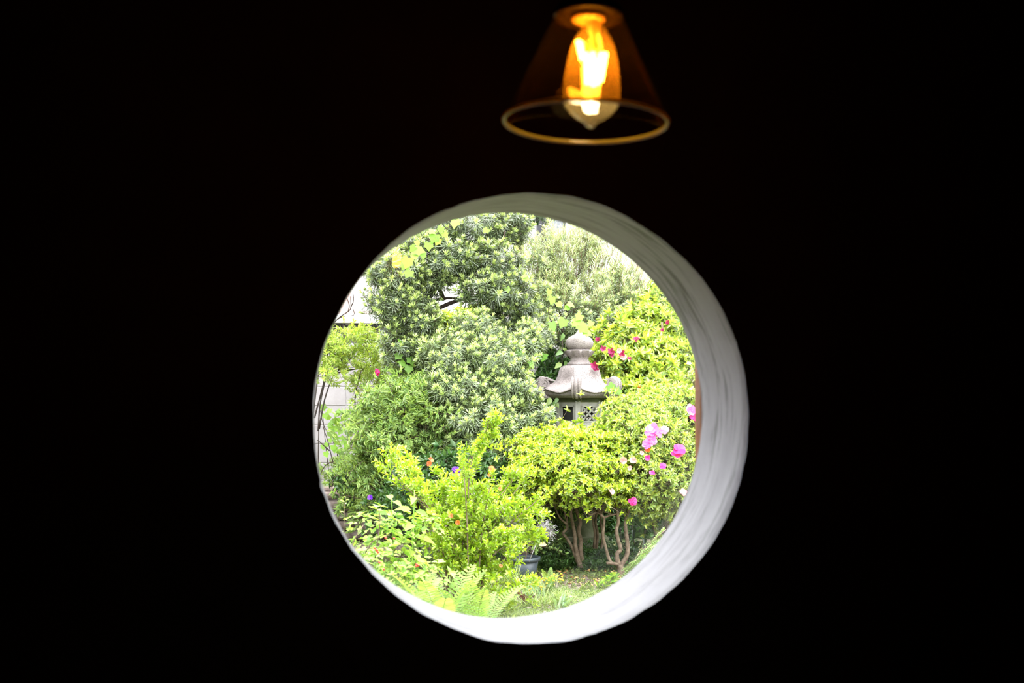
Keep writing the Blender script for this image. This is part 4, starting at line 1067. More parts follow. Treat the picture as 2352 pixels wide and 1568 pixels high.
# big single leaf plant in the shade at the right: dark strap leaves
rs = np.random.RandomState(35)
def big_leaf_plant(name, base, label, cat, mat, stems, Lf, Wf, seed, tpl=OVATE, age=(0, 1), up=.25, pairs=None, rad=.005, smat='bark'):
    root = empty(name, base, label, cat); rr = np.random.RandomState(seed); lm = []
    for i in range(4):
        f = Fol(); f.leaves(tpl, [(.15, 0, 0)], (1, 0, 0), (0, rr.randn() * .15, 1), 1.0, Wf / Lf, age[0] + (age[1] - age[0]) * i / 3, rr); f.stem([(0, 0, 0), (.16, 0, .01)], .02, age=.1); lm.append(f.mesh('leaf', M[mat]))
    for (pts, ang0, n, l0, l1) in stems:
        q = smooth_path(pts, 4)
        limb(root, pts, rad, rad * .45, smat, 'stem', 6)
        for kk in range(n):
            u = .12 + .88 * (kk + .5) / n; idx = u * (len(q) - 1); i0 = min(int(idx), len(q) - 2); p = q[i0] + (q[i0 + 1] - q[i0]) * (idx - i0)
            cnt = (2 if pairs else 1)
            for c in range(cnt):
                a = ang0 + kk * (1.57 if pairs else 2.4) + c * math.pi + rr.randn() * .25
                D = unit(np.array([math.cos(a), math.sin(a) * .9, up - .25 + rr.randn() * .18])); U = np.array((0, -.75, 1.)) + rr.randn(3) * .2
                Z = unit(U - D * U.dot(D)); Y = np.cross(Z, D); s_ = (l0 + (l1 - l0) * u) * (.85 + .3 * rr.rand())
                o = link('leaf', lm[rr.randint(4)], root); Mx = np.eye(4); Mx[:3, :3] = np.stack([D, Y, Z], 1) * s_; Mx[:3, 3] = p - np.array(root.location); o.matrix_basis = Matrix(Mx.tolist())
    return root

au = P(1462, 1290, 8.3); au[2] = gz(au[0], au[1])
big_leaf_plant('aucuba', au, 'dark glossy broad-leaved plant in the shade behind the azalea trunks', 'shrub', 'dark_leaf',
               [([au, P(1455, 1230, 8.3), P(1450, 1180, 8.3)], 0, 12, .10, .13), ([au, P(1480, 1230, 8.2), P(1490, 1185, 8.2)], 1, 12, .10, .13), ([au, P(1430, 1250, 8.4), P(1425, 1210, 8.4)], 2, 9, .09, .11)], 1, .32, 41, LANCE, (0, .9), up=-.15)

# arching shrub with rows of small leaves at the lower right
rs = np.random.RandomState(36)
ab_ = P(1440, 1330, 7.0); ab_[2] = gz(ab_[0], ab_[1])
arr = empty('arching_shrub', ab_, 'arching shrub with rows of small pale leaves by the lower edge of the round opening', 'shrub')
f = Fol(); 
for i in range(14):
    u = (i + .5) / 14
    for s_ in (1, -1): f.leaves(OVATE, [(0, 0, u * .30)], (s_ * .7, .25, .25 - .6 * u), (0, -1, .6), .034, .018, .2 + .6 * u * rs.rand(), rs)
f.stem([(0, 0, 0), (0, 0, .3)], [.003, .0015]); amesh = f.done().mesh('leafy_branch', M['arch'])
for pts in ([(1440, 1330), (1455, 1290), (1490, 1250), (1530, 1215)], [(1442, 1330), (1470, 1295), (1510, 1262), (1545, 1235)], [(1442, 1330), (1450, 1300), (1470, 1265)]): limb(arr, Pl(pts, 7.0), .006, .003, 'bark', 'stem', 6)
for q in range(34):
    u = rs.rand(); p = P(1418 + 62 * u + rs.randn() * 6, 1322 - 82 * u + rs.rand() * 26, 6.85 + rs.rand() * .2)
    o = link('leafy_branch', amesh, arr); D = unit(np.array([.8, -.25 + rs.randn() * .15, .55 + rs.randn() * .2]))[None]
    R = frame(D, np.array([rs.randn() * .3 - .3])); Mx = np.eye(4); Mx[:3, :3] = R[0] * (.5 + .3 * rs.rand()); Mx[:3, 3] = p - np.array(arr.location); o.matrix_basis = Matrix(Mx.tolist())

# ------------------------------------------------------------------ ivy: climbers with large lobed leaves
def vine(base, label, paths, spots, mat='vine', size=.074, seed=1, stems='bark_dark', tpl=None):
    root = empty('ivy_vine', base, label, 'climbing plant'); rr = np.random.RandomState(seed); lm = []
    for i in range(4):
        f = Fol(); f.leaves(tpl or LOBED, [(0, 0, 0)], (1, 0, 0), (0, rr.randn() * .1, 1), 1.0, 1.0 if not tpl else .62, [.15, .45, .75, 1][i], rr); lm.append(f.mesh('leaf', M[mat]))
    for pts in paths: limb(root, pts, .005, .003, stems, 'stem', 5)
    for (px, py, Y, s_, age) in spots:
        a = rr.rand() * 6.28; D = unit(np.array([math.cos(a) * .7 , -.25, -.75 + .3 * rr.randn()])); U = np.array((rr.randn() * .3, -1, .35 + rr.randn() * .25)); Z = unit(U - D * U.dot(D)); Yv = np.cross(Z, D)
        o = link('leaf', lm[age], root); Mx = np.eye(4); Mx[:3, :3] = np.stack([D, Yv, Z], 1) * size * s_; Mx[:3, 3] = P(px, py, Y) - D * size * .4 - np.array(root.location); o.matrix_basis = Matrix(Mx.tolist())
    return root
vb_ = P(965, 1140, 9.2); vb_[2] = gz(vb_[0], vb_[1])
vine(vb_, 'bright-leaved ivy climbing the dark trunk of the tallest podocarpus', [[vb_, P(958, 900, 9.5), P(955, 800, 9.5), P(960, 720, 9.5), P(950, 620, 9.4), P(975, 560, 9.2), P(1040, 515, 9.2)]],
     [(962, 575, 8.7, 1.2, 2), (998, 545, 8.7, 1.2, 1), (985, 565, 8.7, 1.0, 1), (992, 532, 8.7, .9, 2), (1045, 512, 8.8, 1.1, 3), (1023, 540, 8.8, .8, 2), (936, 600, 8.6, 1.3, 2), (930, 608, 8.7, 1.1, 1), (948, 572, 8.7, .9, 1), (938, 628, 8.6, 1.0, 1),
      (950, 590, 8.7, .9, 2), (972, 588, 8.7, .8, 1), (1005, 555, 8.7, .9, 2), (1115, 530, 8.9, .8, 1), (920, 784, 8.9, .9, 1), (921, 800, 8.9, .8, 0), (944, 828, 8.9, 1.0, 1), (939, 847, 8.9, 1.0, 1), (925, 835, 8.9, .9, 1), (914, 818, 8.9, .9, 0), (1208, 640, 9.0, .9, 2), (1203, 636, 9.0, .6, 3), (1166, 666, 9.0, .8, 2), (960, 560, 8.8, .7, 3), (1012, 528, 8.8, .8, 1)], seed=3)
vb_ = P(1290, 1232, 9.5); vb_[2] = gz(vb_[0], vb_[1])
vine(vb_, 'pale lobed ivy hanging over the onion-shaped finial of the stone lantern', [[vb_, P(1282, 1000, 9.5), P(1290, 860, 9.4), P(1293, 760, 9.3), P(1310, 715, 9.2), P(1340, 705, 8.95)], [P(1293, 760, 9.3), P(1262, 730, 9.2), P(1262, 680, 9.2)]],
     [(1268, 688, 9.0, 1.1, 3), (1262, 672, 9.0, .8, 3), (1293, 740, 8.9, 1.2, 2), (1270, 748, 8.9, 1.1, 1), (1325, 740, 8.85, 1.2, 3), (1338, 752, 8.8, 1.3, 3), (1350, 765, 8.8, 1.0, 3), (1330, 728, 8.85, 1.0, 3), (1312, 700, 9.0, .9, 3), (1286, 700, 9.0, .8, 3), (1222, 752, 9.1, .9, 1),
      (1248, 820, 9.2, 1, 1), (1190, 812, 8.55, .8, 1), (1222, 838, 8.55, .9, 2), (1300, 708, 9.0, .7, 2), (1318, 745, 8.9, .8, 2), (1356, 744, 8.85, .8, 3), (1404, 890, 8.7, 1.1, 1), (1418, 898, 8.7, 1.0, 2)], seed=5)
vine(P(1292, 1231, 9.3) * (1, 1, 0), 'slim creeper with oval leaves beside the left scroll of the lantern roof', [[P(1292, 1231, 9.3) * (1, 1, 0), P(1285, 1000, 9.3), P(1290, 880, 9.2), P(1292, 780, 9.2)]],
     [(1292, 772, 9.1, 1, 0), (1287, 810, 9.1, 1.1, 0), (1298, 804, 9.1, .9, 1), (1284, 838, 9.1, 1.1, 1), (1299, 835, 9.1, 1, 0), (1262, 920, 8.9, 1.1, 1), (1273, 928, 8.9, 1, 0), (1278, 920, 8.9, .8, 0), (1255, 938, 8.9, 1.1, 1), (1270, 942, 8.9, .9, 1), (1280, 930, 8.9, .8, 1)], mat='nandina', size=.075, seed=6, tpl=OVATE)
vb_ = P(760, 1110, 10.6); vb_[2] = gz(vb_[0], vb_[1]); rr = np.random.RandomState(7)
vine(vb_, 'round-leaved climber trailing down the pale concrete blocks', [[vb_, P(775, 1040, 10.6), P(745, 980, 10.5), P(735, 940, 10.5)], [vb_, P(790, 1050, 10.5), P(800, 990, 10.5)], [vb_, P(750, 1040, 10.5), P(742, 960, 10.5)]],
     [(740 + rr.rand() * 40 + (25 if q % 2 else 0), 942 + q * 2.6 + (0 if q % 2 else -8), 10.4, .75 + .35 * rr.rand(), rr.randint(1, 4)) for q in range(44)], size=.06, seed=8)

# dead twig shrub against the bright house
tw0 = P(700, 1120, 10.8); tw0[2] = gz(tw0[0], tw0[1])
tws = empty('bare_twig_shrub', tw0, 'thin bare dark twigs reaching up against the white house', 'shrub')
for pts in ([(700, 1120), (725, 900), (750, 770), (775, 733), (800, 715), (806, 705), (805, 680)], [(775, 733), (790, 726), (812, 724), (812, 710)], [(800, 715), (802, 700), (795, 680)], [(806, 705), (812, 690), (811, 675)]):
    limb(tws, Pl(pts, 10.8), .012 if pts[0][0] == 700 else .007, .004, 'bark_dark', 'branch', 6)
tg = P(762, 1130, 9.0); tg[2] = gz(tg[0], tg[1])
tws2 = empty('bare_twig_shrub', tg, 'sparse dark sapling growing above the low stone edging', 'shrub')
for pts in ([(792, 1120), (780, 1085), (765, 1060), (755, 1020), (742, 980)], [(757, 1035), (735, 1015), (728, 1010)], [(772, 1075), (800, 1040), (830, 990)], [(765, 1060), (748, 1068), (735, 1090)]): limb(tws2, Pl(pts, 9.2), .006, .003, 'bark_dark', 'branch', 5)
rs = np.random.RandomState(37)
pos = np.array([P(730 + rs.rand() * 90, 1065 + rs.rand() * 50, 9.1 + rs.rand() * .5) for _ in range(26)]); D = unit(rs.randn(26, 3) * .5 + (0, 0, .7))
place(tws2, 'leaf_spray', 'foliage', vn, pos, D, np.full(26, .6), rs)

# unseen walls added at both garden ends, the left one to darken the reveal
for xx, hh in ((-3.9, 4.4), (8.3, 3.4)): tag(MB().box((xx, 3.2, -.1), (xx + .15, BWY, hh)).build('added_side_wall', M['grey_wall']), kind='structure')

# ------------------------------------------------------------------ low stone edging at the left, boulder, pot
se = G(800, 1243)
edg = empty('stone_edging', (se[0], se[1], 0), 'low edging of rough brown field stones bedded in pale mortar, below a grey log', 'edging')
def rock(cx, cy_, rx, ry, Y, dep, mat, name, parent, seed, rough=.16, flat=1.0, sub=3):
    import bmesh
    bm = bmesh.new(); bmesh.ops.create_icosphere(bm, subdivisions=sub, radius=1); c = P(cx, cy_, Y); k_ = mpp(cx, Y)
    for v in bm.verts:
        n_ = noise.noise(v.co * 1.3 + Vector((seed, 0, 0))) * rough * 1.8 + noise.noise(v.co * 4 + Vector((seed, 3, 0))) * rough * .5
        p = v.co.copy(); p = Vector([math.copysign(abs(q) ** .6, q) for q in p]); v.co = Vector((p.x * rx * k_, p.y * dep, p.z * ry * k_)) * (1 + n_)
    me = bpy.data.meshes.new(name); bm.to_mesh(me); bm.free(); me.materials.append(M[mat]); me.shade_smooth()
    return link(name, me, parent, Vector(c) - (parent.location if parent else Vector()))
EY = se[1]
for i, a in enumerate(((775, 1162, 32, 13), (826, 1162, 13, 12), (848, 1160, 11, 12), (740, 1160, 18, 14), (800, 1183, 36, 9), (845, 1183, 18, 9), (790, 1204, 28, 11), (832, 1206, 22, 12), (755, 1190, 22, 12), (812, 1228, 30, 12), (860, 1222, 22, 14), (770, 1228, 26, 12), (720, 1190, 18, 14), (880, 1190, 18, 16), (895, 1215, 20, 14), (905, 1185, 15, 14), (735, 1225, 22, 12), (690, 1165, 24, 16), (650, 1170, 22, 18), (675, 1200, 30, 16), (630, 1205, 24, 18), (700, 1230, 20, 12), (655, 1232, 26, 12), (610, 1175, 22, 20), (585, 1210, 24, 22), (610, 1234, 24, 12), (560, 1180, 24, 24), (545, 1222, 24, 18))):
    rock(*a, EY, .10, 'rubble', 'stone', edg, i * 3.1)
c0, c1_ = P(530, 1240, EY + .05), P(912, 1150, EY + .05)
MB().box((c0[0] - edg.location.x, .02, -.05), (c1_[0] - edg.location.x, .10, c1_[2] + .03)).build('mortar_bed', M['mortar'], edg)
lg = P(790, 1140, EY - .02)
logo = MB().tube(smooth_path([P(700, 1141, EY - .01) - lg, P(760, 1138, EY - .02) - lg, P(810, 1138, EY) - lg, P(834, 1142, EY) - lg], 4), [.03, .033, .034, .036, .034, .033, .033, .034, .034, .033, .032, .03, .028][:13], 10).build('weathered_log', M['log'], None, lg)
tag(logo, 'split grey log lying along the top of the field stone edging', 'log')
l2 = P(765, 1126, EY + .12)
tag(MB().tube([P(690, 1126, EY + .12) - l2, P(765, 1124, EY + .12) - l2, P(792, 1126, EY + .12) - l2], [.02, .022, .018], 8).build('weathered_stick', M['log'], None, l2), 'short grey stick lying behind the split log', 'stick')
bo = rock(1010, 1236, 30, 32, 7.6, .09, 'rubble', 'boulder', None, 77, .12); tag(bo, 'grey-brown boulder half hidden behind the yellow-leaved shrub', 'stone')
bo = rock(1345, 1262, 34, 12, 8.7, .12, 'stone_moss', 'boulder', None, 78, .12); tag(bo, 'flat mossy stone at the foot of the lantern shaft', 'stone')

pb = P(1205, 1312, 7.5); pb[2] = gz(pb[0], pb[1])
pot = empty('plant_pot', pb, 'round dark blue-grey plastic plant pot standing behind the yellow-leaved shrub', 'pot')
kk = mpp(1205, 7.5); H = P(1205, 1278, 7.5)[2] - pb[2]
MB().lathe([(0, .005), (24 * kk, .005), (32 * kk, H * .9), (30 * kk, H * .9), (29 * kk, H * .75), (0, H * .72)], 32, cap=False).build('pot_wall', M['pot'], pot, smooth=True)
MB().lathe([(32 * kk, H * .84), (36 * kk, H * .86), (36.5 * kk, H), (33 * kk, H * 1.01), (31 * kk, H * .97), (31 * kk, H * .86)], 32, cap=False).build('pot_rim', M['pot'], pot, smooth=True)
MB().lathe([(0, H * .8), (29.5 * kk, H * .78)], 24, cap=False).build('potting_soil', M['soil'], pot)

# plant in the pot: feathery nandina-like fronds
rs = np.random.RandomState(41)
vf = variants(c_nandina, 'nandina', 'leaf_spray', 3, 14, age=.35, L=.16, leaf=.026, W=.010)
pp = empty('potted_seedling', pb + (0, 0, H * .78), 'fine-leaved seedling growing out of the dark plastic pot', 'plant')
limb(pp, [pb + (0, 0, H * .7), P(1215, 1240, 7.5), P(1225, 1205, 7.5)], .006, .003, 'bark', 'stem', 6)
pos = np.array([P(1190 + rs.rand() * 60, 1205 + rs.rand() * 60, 7.45 + rs.rand() * .15) for _ in range(26)])
place(pp, 'leaf_spray', 'foliage', vf, pos, unit(rs.randn(26, 3) * .5 + (0, -.2, .6)), np.full(26, .8), rs)

# dry grey seed heads
def seedhead(name, label, base, pts, seed, blob):
    root = empty(name, base, label, 'dried flower'); rr = np.random.RandomState(seed)
    for q in pts: limb(root, q, .003, .002, 'seedhead', 'stem', 5)
    f = Fol(); b0 = np.array(root.location)
    for (px, py, rx, ry, Y, n) in blob:
        for _ in range(n):
            a = P(px + rr.randn() * rx * .5, py + rr.randn() * ry * .5, Y + rr.randn() * .03) - b0; d = rr.randn(3) * .016
            f.stem([a, a + d, a + d + rr.randn(3) * .01], [.0009, .0007, .0005], age=-1); f.stem([a + d, a + d + rr.randn(3) * .010], [.0016, .0008], age=-1)
    o = link('seed_head', f.mesh('seed_head', M['seedhead']), root); o['kind'] = 'stuff'
b1 = P(1215, 1290, 6.9); b1[2] = gz(b1[0], b1[1])
seedhead('dried_flower', 'pale dried branching flower head beside the dark plastic pot', b1, [Pl([(1232, 1248), (1245, 1232), (1256, 1215)], 6.9), Pl([(1215, 1290), (1232, 1248)], 6.9), Pl([(1245, 1232), (1262, 1222)], 6.9)], 1, [(1250, 1208, 16, 12, 6.9, 90), (1262, 1225, 9, 12, 6.9, 50)])
b1 = P(1190, 1300, 6.5); b1[2] = gz(b1[0], b1[1])
seedhead('dried_flower', 'long grey dried flower spray rising out of the yellow-leaved shrub', b1, [Pl([(1195, 1300), (1185, 1240), (1165, 1200), (1140, 1180)], 6.4)], 2, [(1150, 1188, 18, 10, 6.4, 90), (1172, 1204, 16, 12, 6.4, 90), (1185, 1225, 10, 14, 6.4, 60)])

# ------------------------------------------------------------------ the yellow-leaved shrub in front
rs = np.random.RandomState(51)
vbx = variants(c_box, 'box', 'leafy_shoot', 6, 15, L=.13, leaf=.042, W=.0175, pairs=6, side=2)
xb = P(1075, 1412, 6.3); xb[2] = gz(xb[0], xb[1])
yb = empty('boxleaf_shrub', xb, 'open yellow-leaved shrub with small oval leaves and arching shoots before the dark bush', 'shrub')
tips = [(905, 1065), (930, 1062), (960, 1085), (915, 1100), (950, 1105), (1005, 1095), (1022, 1130), (1065, 1070), (1075, 1050), (1085, 1095), (1125, 1120), (1160, 1100), (1190, 1082), (1210, 1092), (1150, 1140), (1100, 1150), (1050, 1160),
        (1232, 1150), (1215, 1165), (1190, 1190), (1225, 1210), (1205, 1215), (1000, 1190), (960, 1130), (900, 1085), (1180, 1240), (1230, 1240), (1040, 1115), (1075, 1120), (1180, 1150), (1010, 1250)]
posL = []; DL = []
base = xb
for (tx, ty) in tips:
    Yt = 6.15 + rs.rand() * .45; tip = P(tx, ty, Yt); b0 = base + (rs.randn() * .06, rs.randn() * .06, 0)
    mid = (b0 + tip) / 2 + np.array(((tip[0] - b0[0]) * -.16, 0, .10)); pts = smooth_path([b0, mid, tip], 8)
    limb(yb, [b0, mid, tip], .007, .0025, 'bark', 'stem', 5, 5)
    m_ = len(pts)
    for i in range(4, m_):
        t_ = pts[i] - pts[i - 1]
        for q in range(1 if i < m_ - 2 else 2):
            posL.append(pts[i] + rs.randn(3) * .022); DL.append(unit(unit(t_) * .8 + rs.randn(3) * .42 + (0, 0, .3)))
# the one tall shoot
tall = Pl([(1075, 1150), (1078, 1090), (1088, 1040), (1100, 1010), (1118, 985), (1124, 955)], 6.2)
limb(yb, tall, .004, .002, 'bark', 'stem', 5)
q = smooth_path(tall, 4)
for i in range(8, len(q)):
    for z_ in range(2): posL.append(q[i] + rs.randn(3) * .008 - (0, 0, .04)); DL.append(unit(unit(q[i] - q[i - 1]) + rs.randn(3) * .35))
fill, Df = scatter([lobe(*a) for a in ((1060, 1185, 60, 34, 6.4), (1110, 1215, 60, 34, 6.3), (1040, 1240, 50, 30, 6.35), (1110, 1290, 66, 34, 6.2), (1150, 1350, 80, 28, 6.2), (1150, 1250, 50, 30, 6.2))], 85, rs, upw=.5)
posL = np.vstack([posL, fill]); DL = np.vstack([DL, Df])
place(yb, 'leafy_shoot', 'foliage', vbx, posL, DL, np.clip(.68 + .15 * rs.randn(len(posL)), .4, 1.0), rs)
flowers(yb, [(1035, 1185, 'orange', .5), (1050, 1200, 'orange', .5), (1148, 1122, 'orange', .45), (1150, 1300, 'orange', .4)], 5.95, rs)

# ------------------------------------------------------------------ tall leafy stems, rose canes, ferns
t1 = P(903, 1440, 5.9); t1[2] = gz(t1[0], t1[1]); t2 = P(943, 1440, 5.8); t2[2] = gz(t2[0], t2[1])
M['stalk'] = surface('green_stalk', [(.16, .34, .04), (.26, .46, .08)], 20, .5, .1)
big_leaf_plant('tall_herb', t1, 'upright herb with broad opposite leaves on a green stem, nearer the field stone edging', 'plant', 'broad', [([t1, P(905, 1330, 5.9), P(903, 1230, 5.9), P(899, 1135, 5.9)], .3, 8, .115, .085)], 1, .46, 61, OVATE, (.1, 1), up=.12, pairs=True, smat='stalk')
big_leaf_plant('tall_herb', t2, 'taller upright herb with broad opposite leaves, beside the yellow-leaved shrub', 'plant', 'broad', [([t2, P(945, 1330, 5.8), P(949, 1230, 5.8), P(952, 1125, 5.8)], 1.2, 9, .12, .09)], 1, .46, 62, OVATE, (.1, 1), up=.12, pairs=True, rad=.0065, smat='stalk')

rs = np.random.RandomState(52)
vr = variants(c_trifoliate, 'rose', 'leaf_spray', 5, 16, L=.08, leaf=.046, W=.030)
rb_ = P(850, 1400, 5.7); rb_[2] = gz(rb_[0], rb_[1])
ro = empty('bramble', rb_, 'low pale-leaved bramble with a few red berries beside the field stone edging', 'shrub')
for pts in ([(850, 1400), (825, 1330), (850, 1250), (895, 1228)], [(855, 1400), (900, 1330), (920, 1260)], [(845, 1400), (815, 1310), (810, 1250), (835, 1205)], [(855, 1400), (860, 1300), (873, 1200), (870, 1172)], [(860, 1400), (950, 1340), (1000, 1300)]): limb(ro, Pl(pts, 5.7), .005, .0025, 'bark', 'cane', 5)
fill, Df = scatter([lobe(*a) for a in ((830, 1215, 30, 24, 5.9), (870, 1215, 40, 30, 5.8), (835, 1260, 30, 26, 5.8), (880, 1255, 45, 26, 5.7), (860, 1300, 40, 28, 5.6), (915, 1300, 45, 30, 5.6), (905, 1350, 45, 24, 5.5), (960, 1255, 35, 20, 5.8), (925, 1215, 35, 14, 5.9), (980, 1330, 40, 30, 5.6), (985, 1215, 30, 12, 5.9))], 118, rs, upw=.6)
place(ro, 'leaf_spray', 'foliage', vr, fill, Df, np.clip(.68 + .14 * rs.randn(len(fill)), .45, 1.0), rs)
bm_ = MB().lathe([(0, -.006), (.0045, -.0045), (.006, 0), (.0045, .005), (0, .006)], 10, cap=False).mesh('berry', M['red'], True)
for (x, y) in ((886, 1235), (864, 1262), (868, 1268), (866, 1264), (872, 1291), (881, 1307), (957, 1296), (961, 1298), (956, 1300), (905, 1236), (860, 1258)): link('berry', bm_, ro, Vector(P(x, y, 5.35)) - ro.location)
# slim orange-tipped seedling
sg = P(792, 1260, 5.9); sg[2] = gz(sg[0], sg[1])
big_leaf_plant('seedling', sg, 'slim upright seedling with yellow-orange tip leaves before the stone edging', 'plant', 'box', [([sg, P(790, 1200, 5.9), P(794, 1140, 5.9)], .5, 12, .030, .024)], 1, .45, 63, OVATE, (.2, 1), up=.6, rad=.003, smat='bark')

# ferns
rs = np.random.RandomState(53)
def frond(rs, L=.32, n=24, W=.048):
    f = Fol(); pts = []
    for i in range(n + 1):
        u = i / n; pts.append(np.array((L * u, 0, L * (.30 * u - .42 * u * u))))
    f.stem(pts, [.002 * (1 - .7 * i / n) for i in range(n + 1)])
    for i in range(2, n):
        u = i / n; w_ = W * math.sin(math.pi * min(1, .15 + .85 * u)) ** .8 + .008
        for s_ in (1, -1):
            f.leaves(STRAP, [pts[i]], (.45, s_, .05), (0, 0, 1), w_, L / n * .62, .1 + .8 * u * rs.rand() + .1, rs)
    return f.done().mesh('frond', M['fern'])
frm = [frond(np.random.RandomState(i)) for i in range(4)]
for (bx, by, Y, lab, n, L0) in ((1010, 1440, 5.45, 'pale green fern among the shrub stems at the bottom of the round opening', 11, 1.5), (905, 1460, 5.2, 'fern at the lower left rim below the two upright herbs', 9, 1.4), (1092, 1420, 5.6, 'small fern between the yellow-leaved shrub stems', 8, 1.2), (1262, 1350, 6.9, 'small grey-green fern beside the dark plastic pot', 7, .5)):
    fb = P(bx, by, Y); fb[2] = gz(fb[0], fb[1]); fe = empty('fern', fb, lab, 'fern')
    for q in range(n):
        o = link('frond', frm[q % 4], fe); a = q * 6.283 / n + rs.rand() * .5
        o.rotation_euler = (0, -math.radians(44 + rs.rand() * 26), a); s_ = L0 * (.8 + .4 * rs.rand()); o.scale = (s_, s_, s_); o.location = (0, 0, .02)

# ------------------------------------------------------------------ ground plants
def wedge(n, rs, y0, y1, x0=740, x1=1580):
    out_ = []
    while len(out_) < n:
        px, py = x0 + (x1 - x0) * rs.rand(), y0 + (y1 - y0) * rs.rand(); p = PG(px, py); out_.append(p)
    return np.array(out_)


def carpet(name, mat, fn, n, y0, y1, seed, sc, x0=740, x1=1580, kw={}, up=.85, dens=None):
    rs = np.random.RandomState(seed); var = variants(fn, mat, name, 4, seed, **kw); pos = wedge(n, rs, y0, y1, x0, x1)
    if dens: pos = np.array([p for p in pos if noise.noise((p[0] * 2.2, p[1] * 2.2, seed)) > dens])
    D = unit(rs.randn(len(pos), 3) * .3 + (0, 0, up)); R = frame(D, rs.rand(len(pos)) * 6.28); vi = rs.randint(0, 4, len(pos)); f = Fol(); S = sc * (.6 + .7 * rs.rand(len(pos)))
    for k_, (fol, me) in enumerate(var):
        ii = np.where(vi == k_)[0]
        if not len(ii): continue
        V = np.einsum('nij,vj->nvi', R[ii] * S[ii][:, None, None], fol.V) + pos[ii][:, None]; T = fol.T[None] + (np.arange(len(ii)) * len(fol.V))[:, None, None]
        f.raw(V.reshape(-1, 3), T.reshape(-1, 3), np.tile(fol.A, len(ii)), np.tile(fol.R, len(ii)))
    return link(name, f.mesh(name, M[mat]))
o = carpet('grass', 'grass', c_grass, 430, 1366, 1440, 71, .55, dens=-.1, x1=1300); tag(o, 'bright thin grass covering the ground along the lower rim', 'grass', kind='stuff')
o = carpet('ground_cover', 'weed', c_weed, 1500, 1290, 1420, 72, .55, x0=1180, dens=.0); tag(o, 'low small-leaved weeds spreading over the soil under the azalea trunks', 'weeds', kind='stuff')
o = carpet('ground_ivy', 'dark_leaf', c_weed, 800, 1262, 1312, 73, .8, x0=1230, x1=1470, kw=dict(L=.04, W=.022, h=.08)); tag(o, 'darker leafy ground cover around the azalea trunk feet', 'ground cover', kind='stuff')
o = carpet('weeds', 'weed', c_weed, 1700, 1280, 1440, 74, 1.0, x0=300, x1=1180); tag(o, 'small weeds filling the ground between fern and bramble', 'weeds', kind='stuff')
rs = np.random.RandomState(75); f = Fol()
for p in wedge(1500, rs, 1320, 1440):
    tv = unit(rs.randn(6, 3)) * (.006 + .012 * rs.rand()) * (1, 1, .6) + p
    f.raw(tv, np.array([(0, 1, 2), (0, 2, 3), (0, 3, 4), (1, 2, 5), (3, 4, 5), (0, 4, 1), (2, 3, 5), (1, 5, 4)]), np.zeros(6), np.full(6, rs.rand()))
o = link('gravel', f.mesh('gravel', M['pebble'])); tag(o, 'pale scattered gravel on the ground at the bottom of the view', 'gravel', kind='stuff')
rs = np.random.RandomState(76); f = Fol()
pp_ = wedge(420, rs, 1255, 1345, 1230, 1520); f.leaves(OVAL, pp_ + (0, 0, .012), rs.randn(420, 3) * (1, 1, .25), (0, 0, 1) + rs.randn(420, 3) * .3, .035, .02, rs.rand(420), rs)
o = link('leaf_litter', f.mesh('leaf_litter', M['dry'])); tag(o, 'brown fallen leaves on the shaded soil', 'fallen leaves', kind='stuff')

# individual small plants on the ground
rs = np.random.RandomState(77)
yf = P(1268, 1355, 6.95); yf[2] = gz(yf[0], yf[1]); yr = empty('yellow_flower_clump', yf, 'clump of tiny yellow button flowers on thin green stems beside the pot', 'flowers')
bt = MB().lathe([(0, -.005), (.006, -.003), (.0075, .001), (.005, .005), (0, .006)], 8, cap=False).mesh('flower', M['yellow'], True)
f = Fol()
for q in range(60):
    u = rs.rand(); p = P(1215 + 75 * u + rs.randn() * 4, 1345 - 26 * u + rs.rand() * 30 - 8, 6.9 + rs.randn() * .05) - yf
    link('flower', bt, yr, p); f.stem([(p[0] * .5, p[1] * .5, 0), (p[0] * .8, p[1] * .8, p[2] * .6), tuple(p)], [.0012, .001, .0008], age=.2)
    f.leaves(BLADE, [p * .7], rs.randn(3) * .5 + (0, 0, .8), (0, 0, 1), .04, .006, rs.rand(), rs)
o = link('stems', f.mesh('stems', M['weed']), yr); o['kind'] = 'stuff'
def small(name, label, cat, px, py, mat, fn, sc, seed, cnt=1, **kw):
    p = PG(px, py); rt = empty(name, p, label, cat)
    for q in range(cnt):
        fol = fn(np.random.RandomState(seed + q), **kw); o = link('leaf_cluster', fol.mesh('leaf_cluster', M[mat]), rt, (rs.randn() * .015 * (cnt > 1), rs.randn() * .015 * (cnt > 1), .0)); o.scale = (sc,) * 3
small('maroon_plant', 'small plant with upright dark maroon leaves at the lower rim', 'plant', 1204, 1392, 'maroon', c_grass, 1.0, 81, 2, n=7, L=.11, W=.024, spread=.012, hi=35, tpl=OVATE)
small('broadleaf_seedling', 'pale green lance-leaved seedling on the soil before the azalea trunks', 'plant', 1384, 1350, 'broad', c_grass, 1.0, 83, 2, n=6, L=.085, W=.022, spread=.01, lo=20, hi=75, tpl=LANCE)
small('broadleaf_seedling', 'pair of grey-green upright leaves at the lower rim of the opening', 'plant', 1290, 1402, 'grass_grey', c_grass, 1.0, 86, 2, n=5, L=.10, W=.022, spread=.015, lo=5, hi=40, tpl=LANCE)
small('grass_tuft', 'fine feathery grass cushion beside the brown leaf litter', 'grass', 1292, 1385, 'grass', c_grass, 1.0, 88, 5, n=60, L=.10, W=.0025, spread=.03, hi=60)
small('grass_tuft', 'grey-green arching blades in front of the dark plastic pot', 'grass', 1222, 1372, 'grass_grey', c_grass, 1.0, 94, 3, n=22, L=.16, W=.007, spread=.03, hi=60)
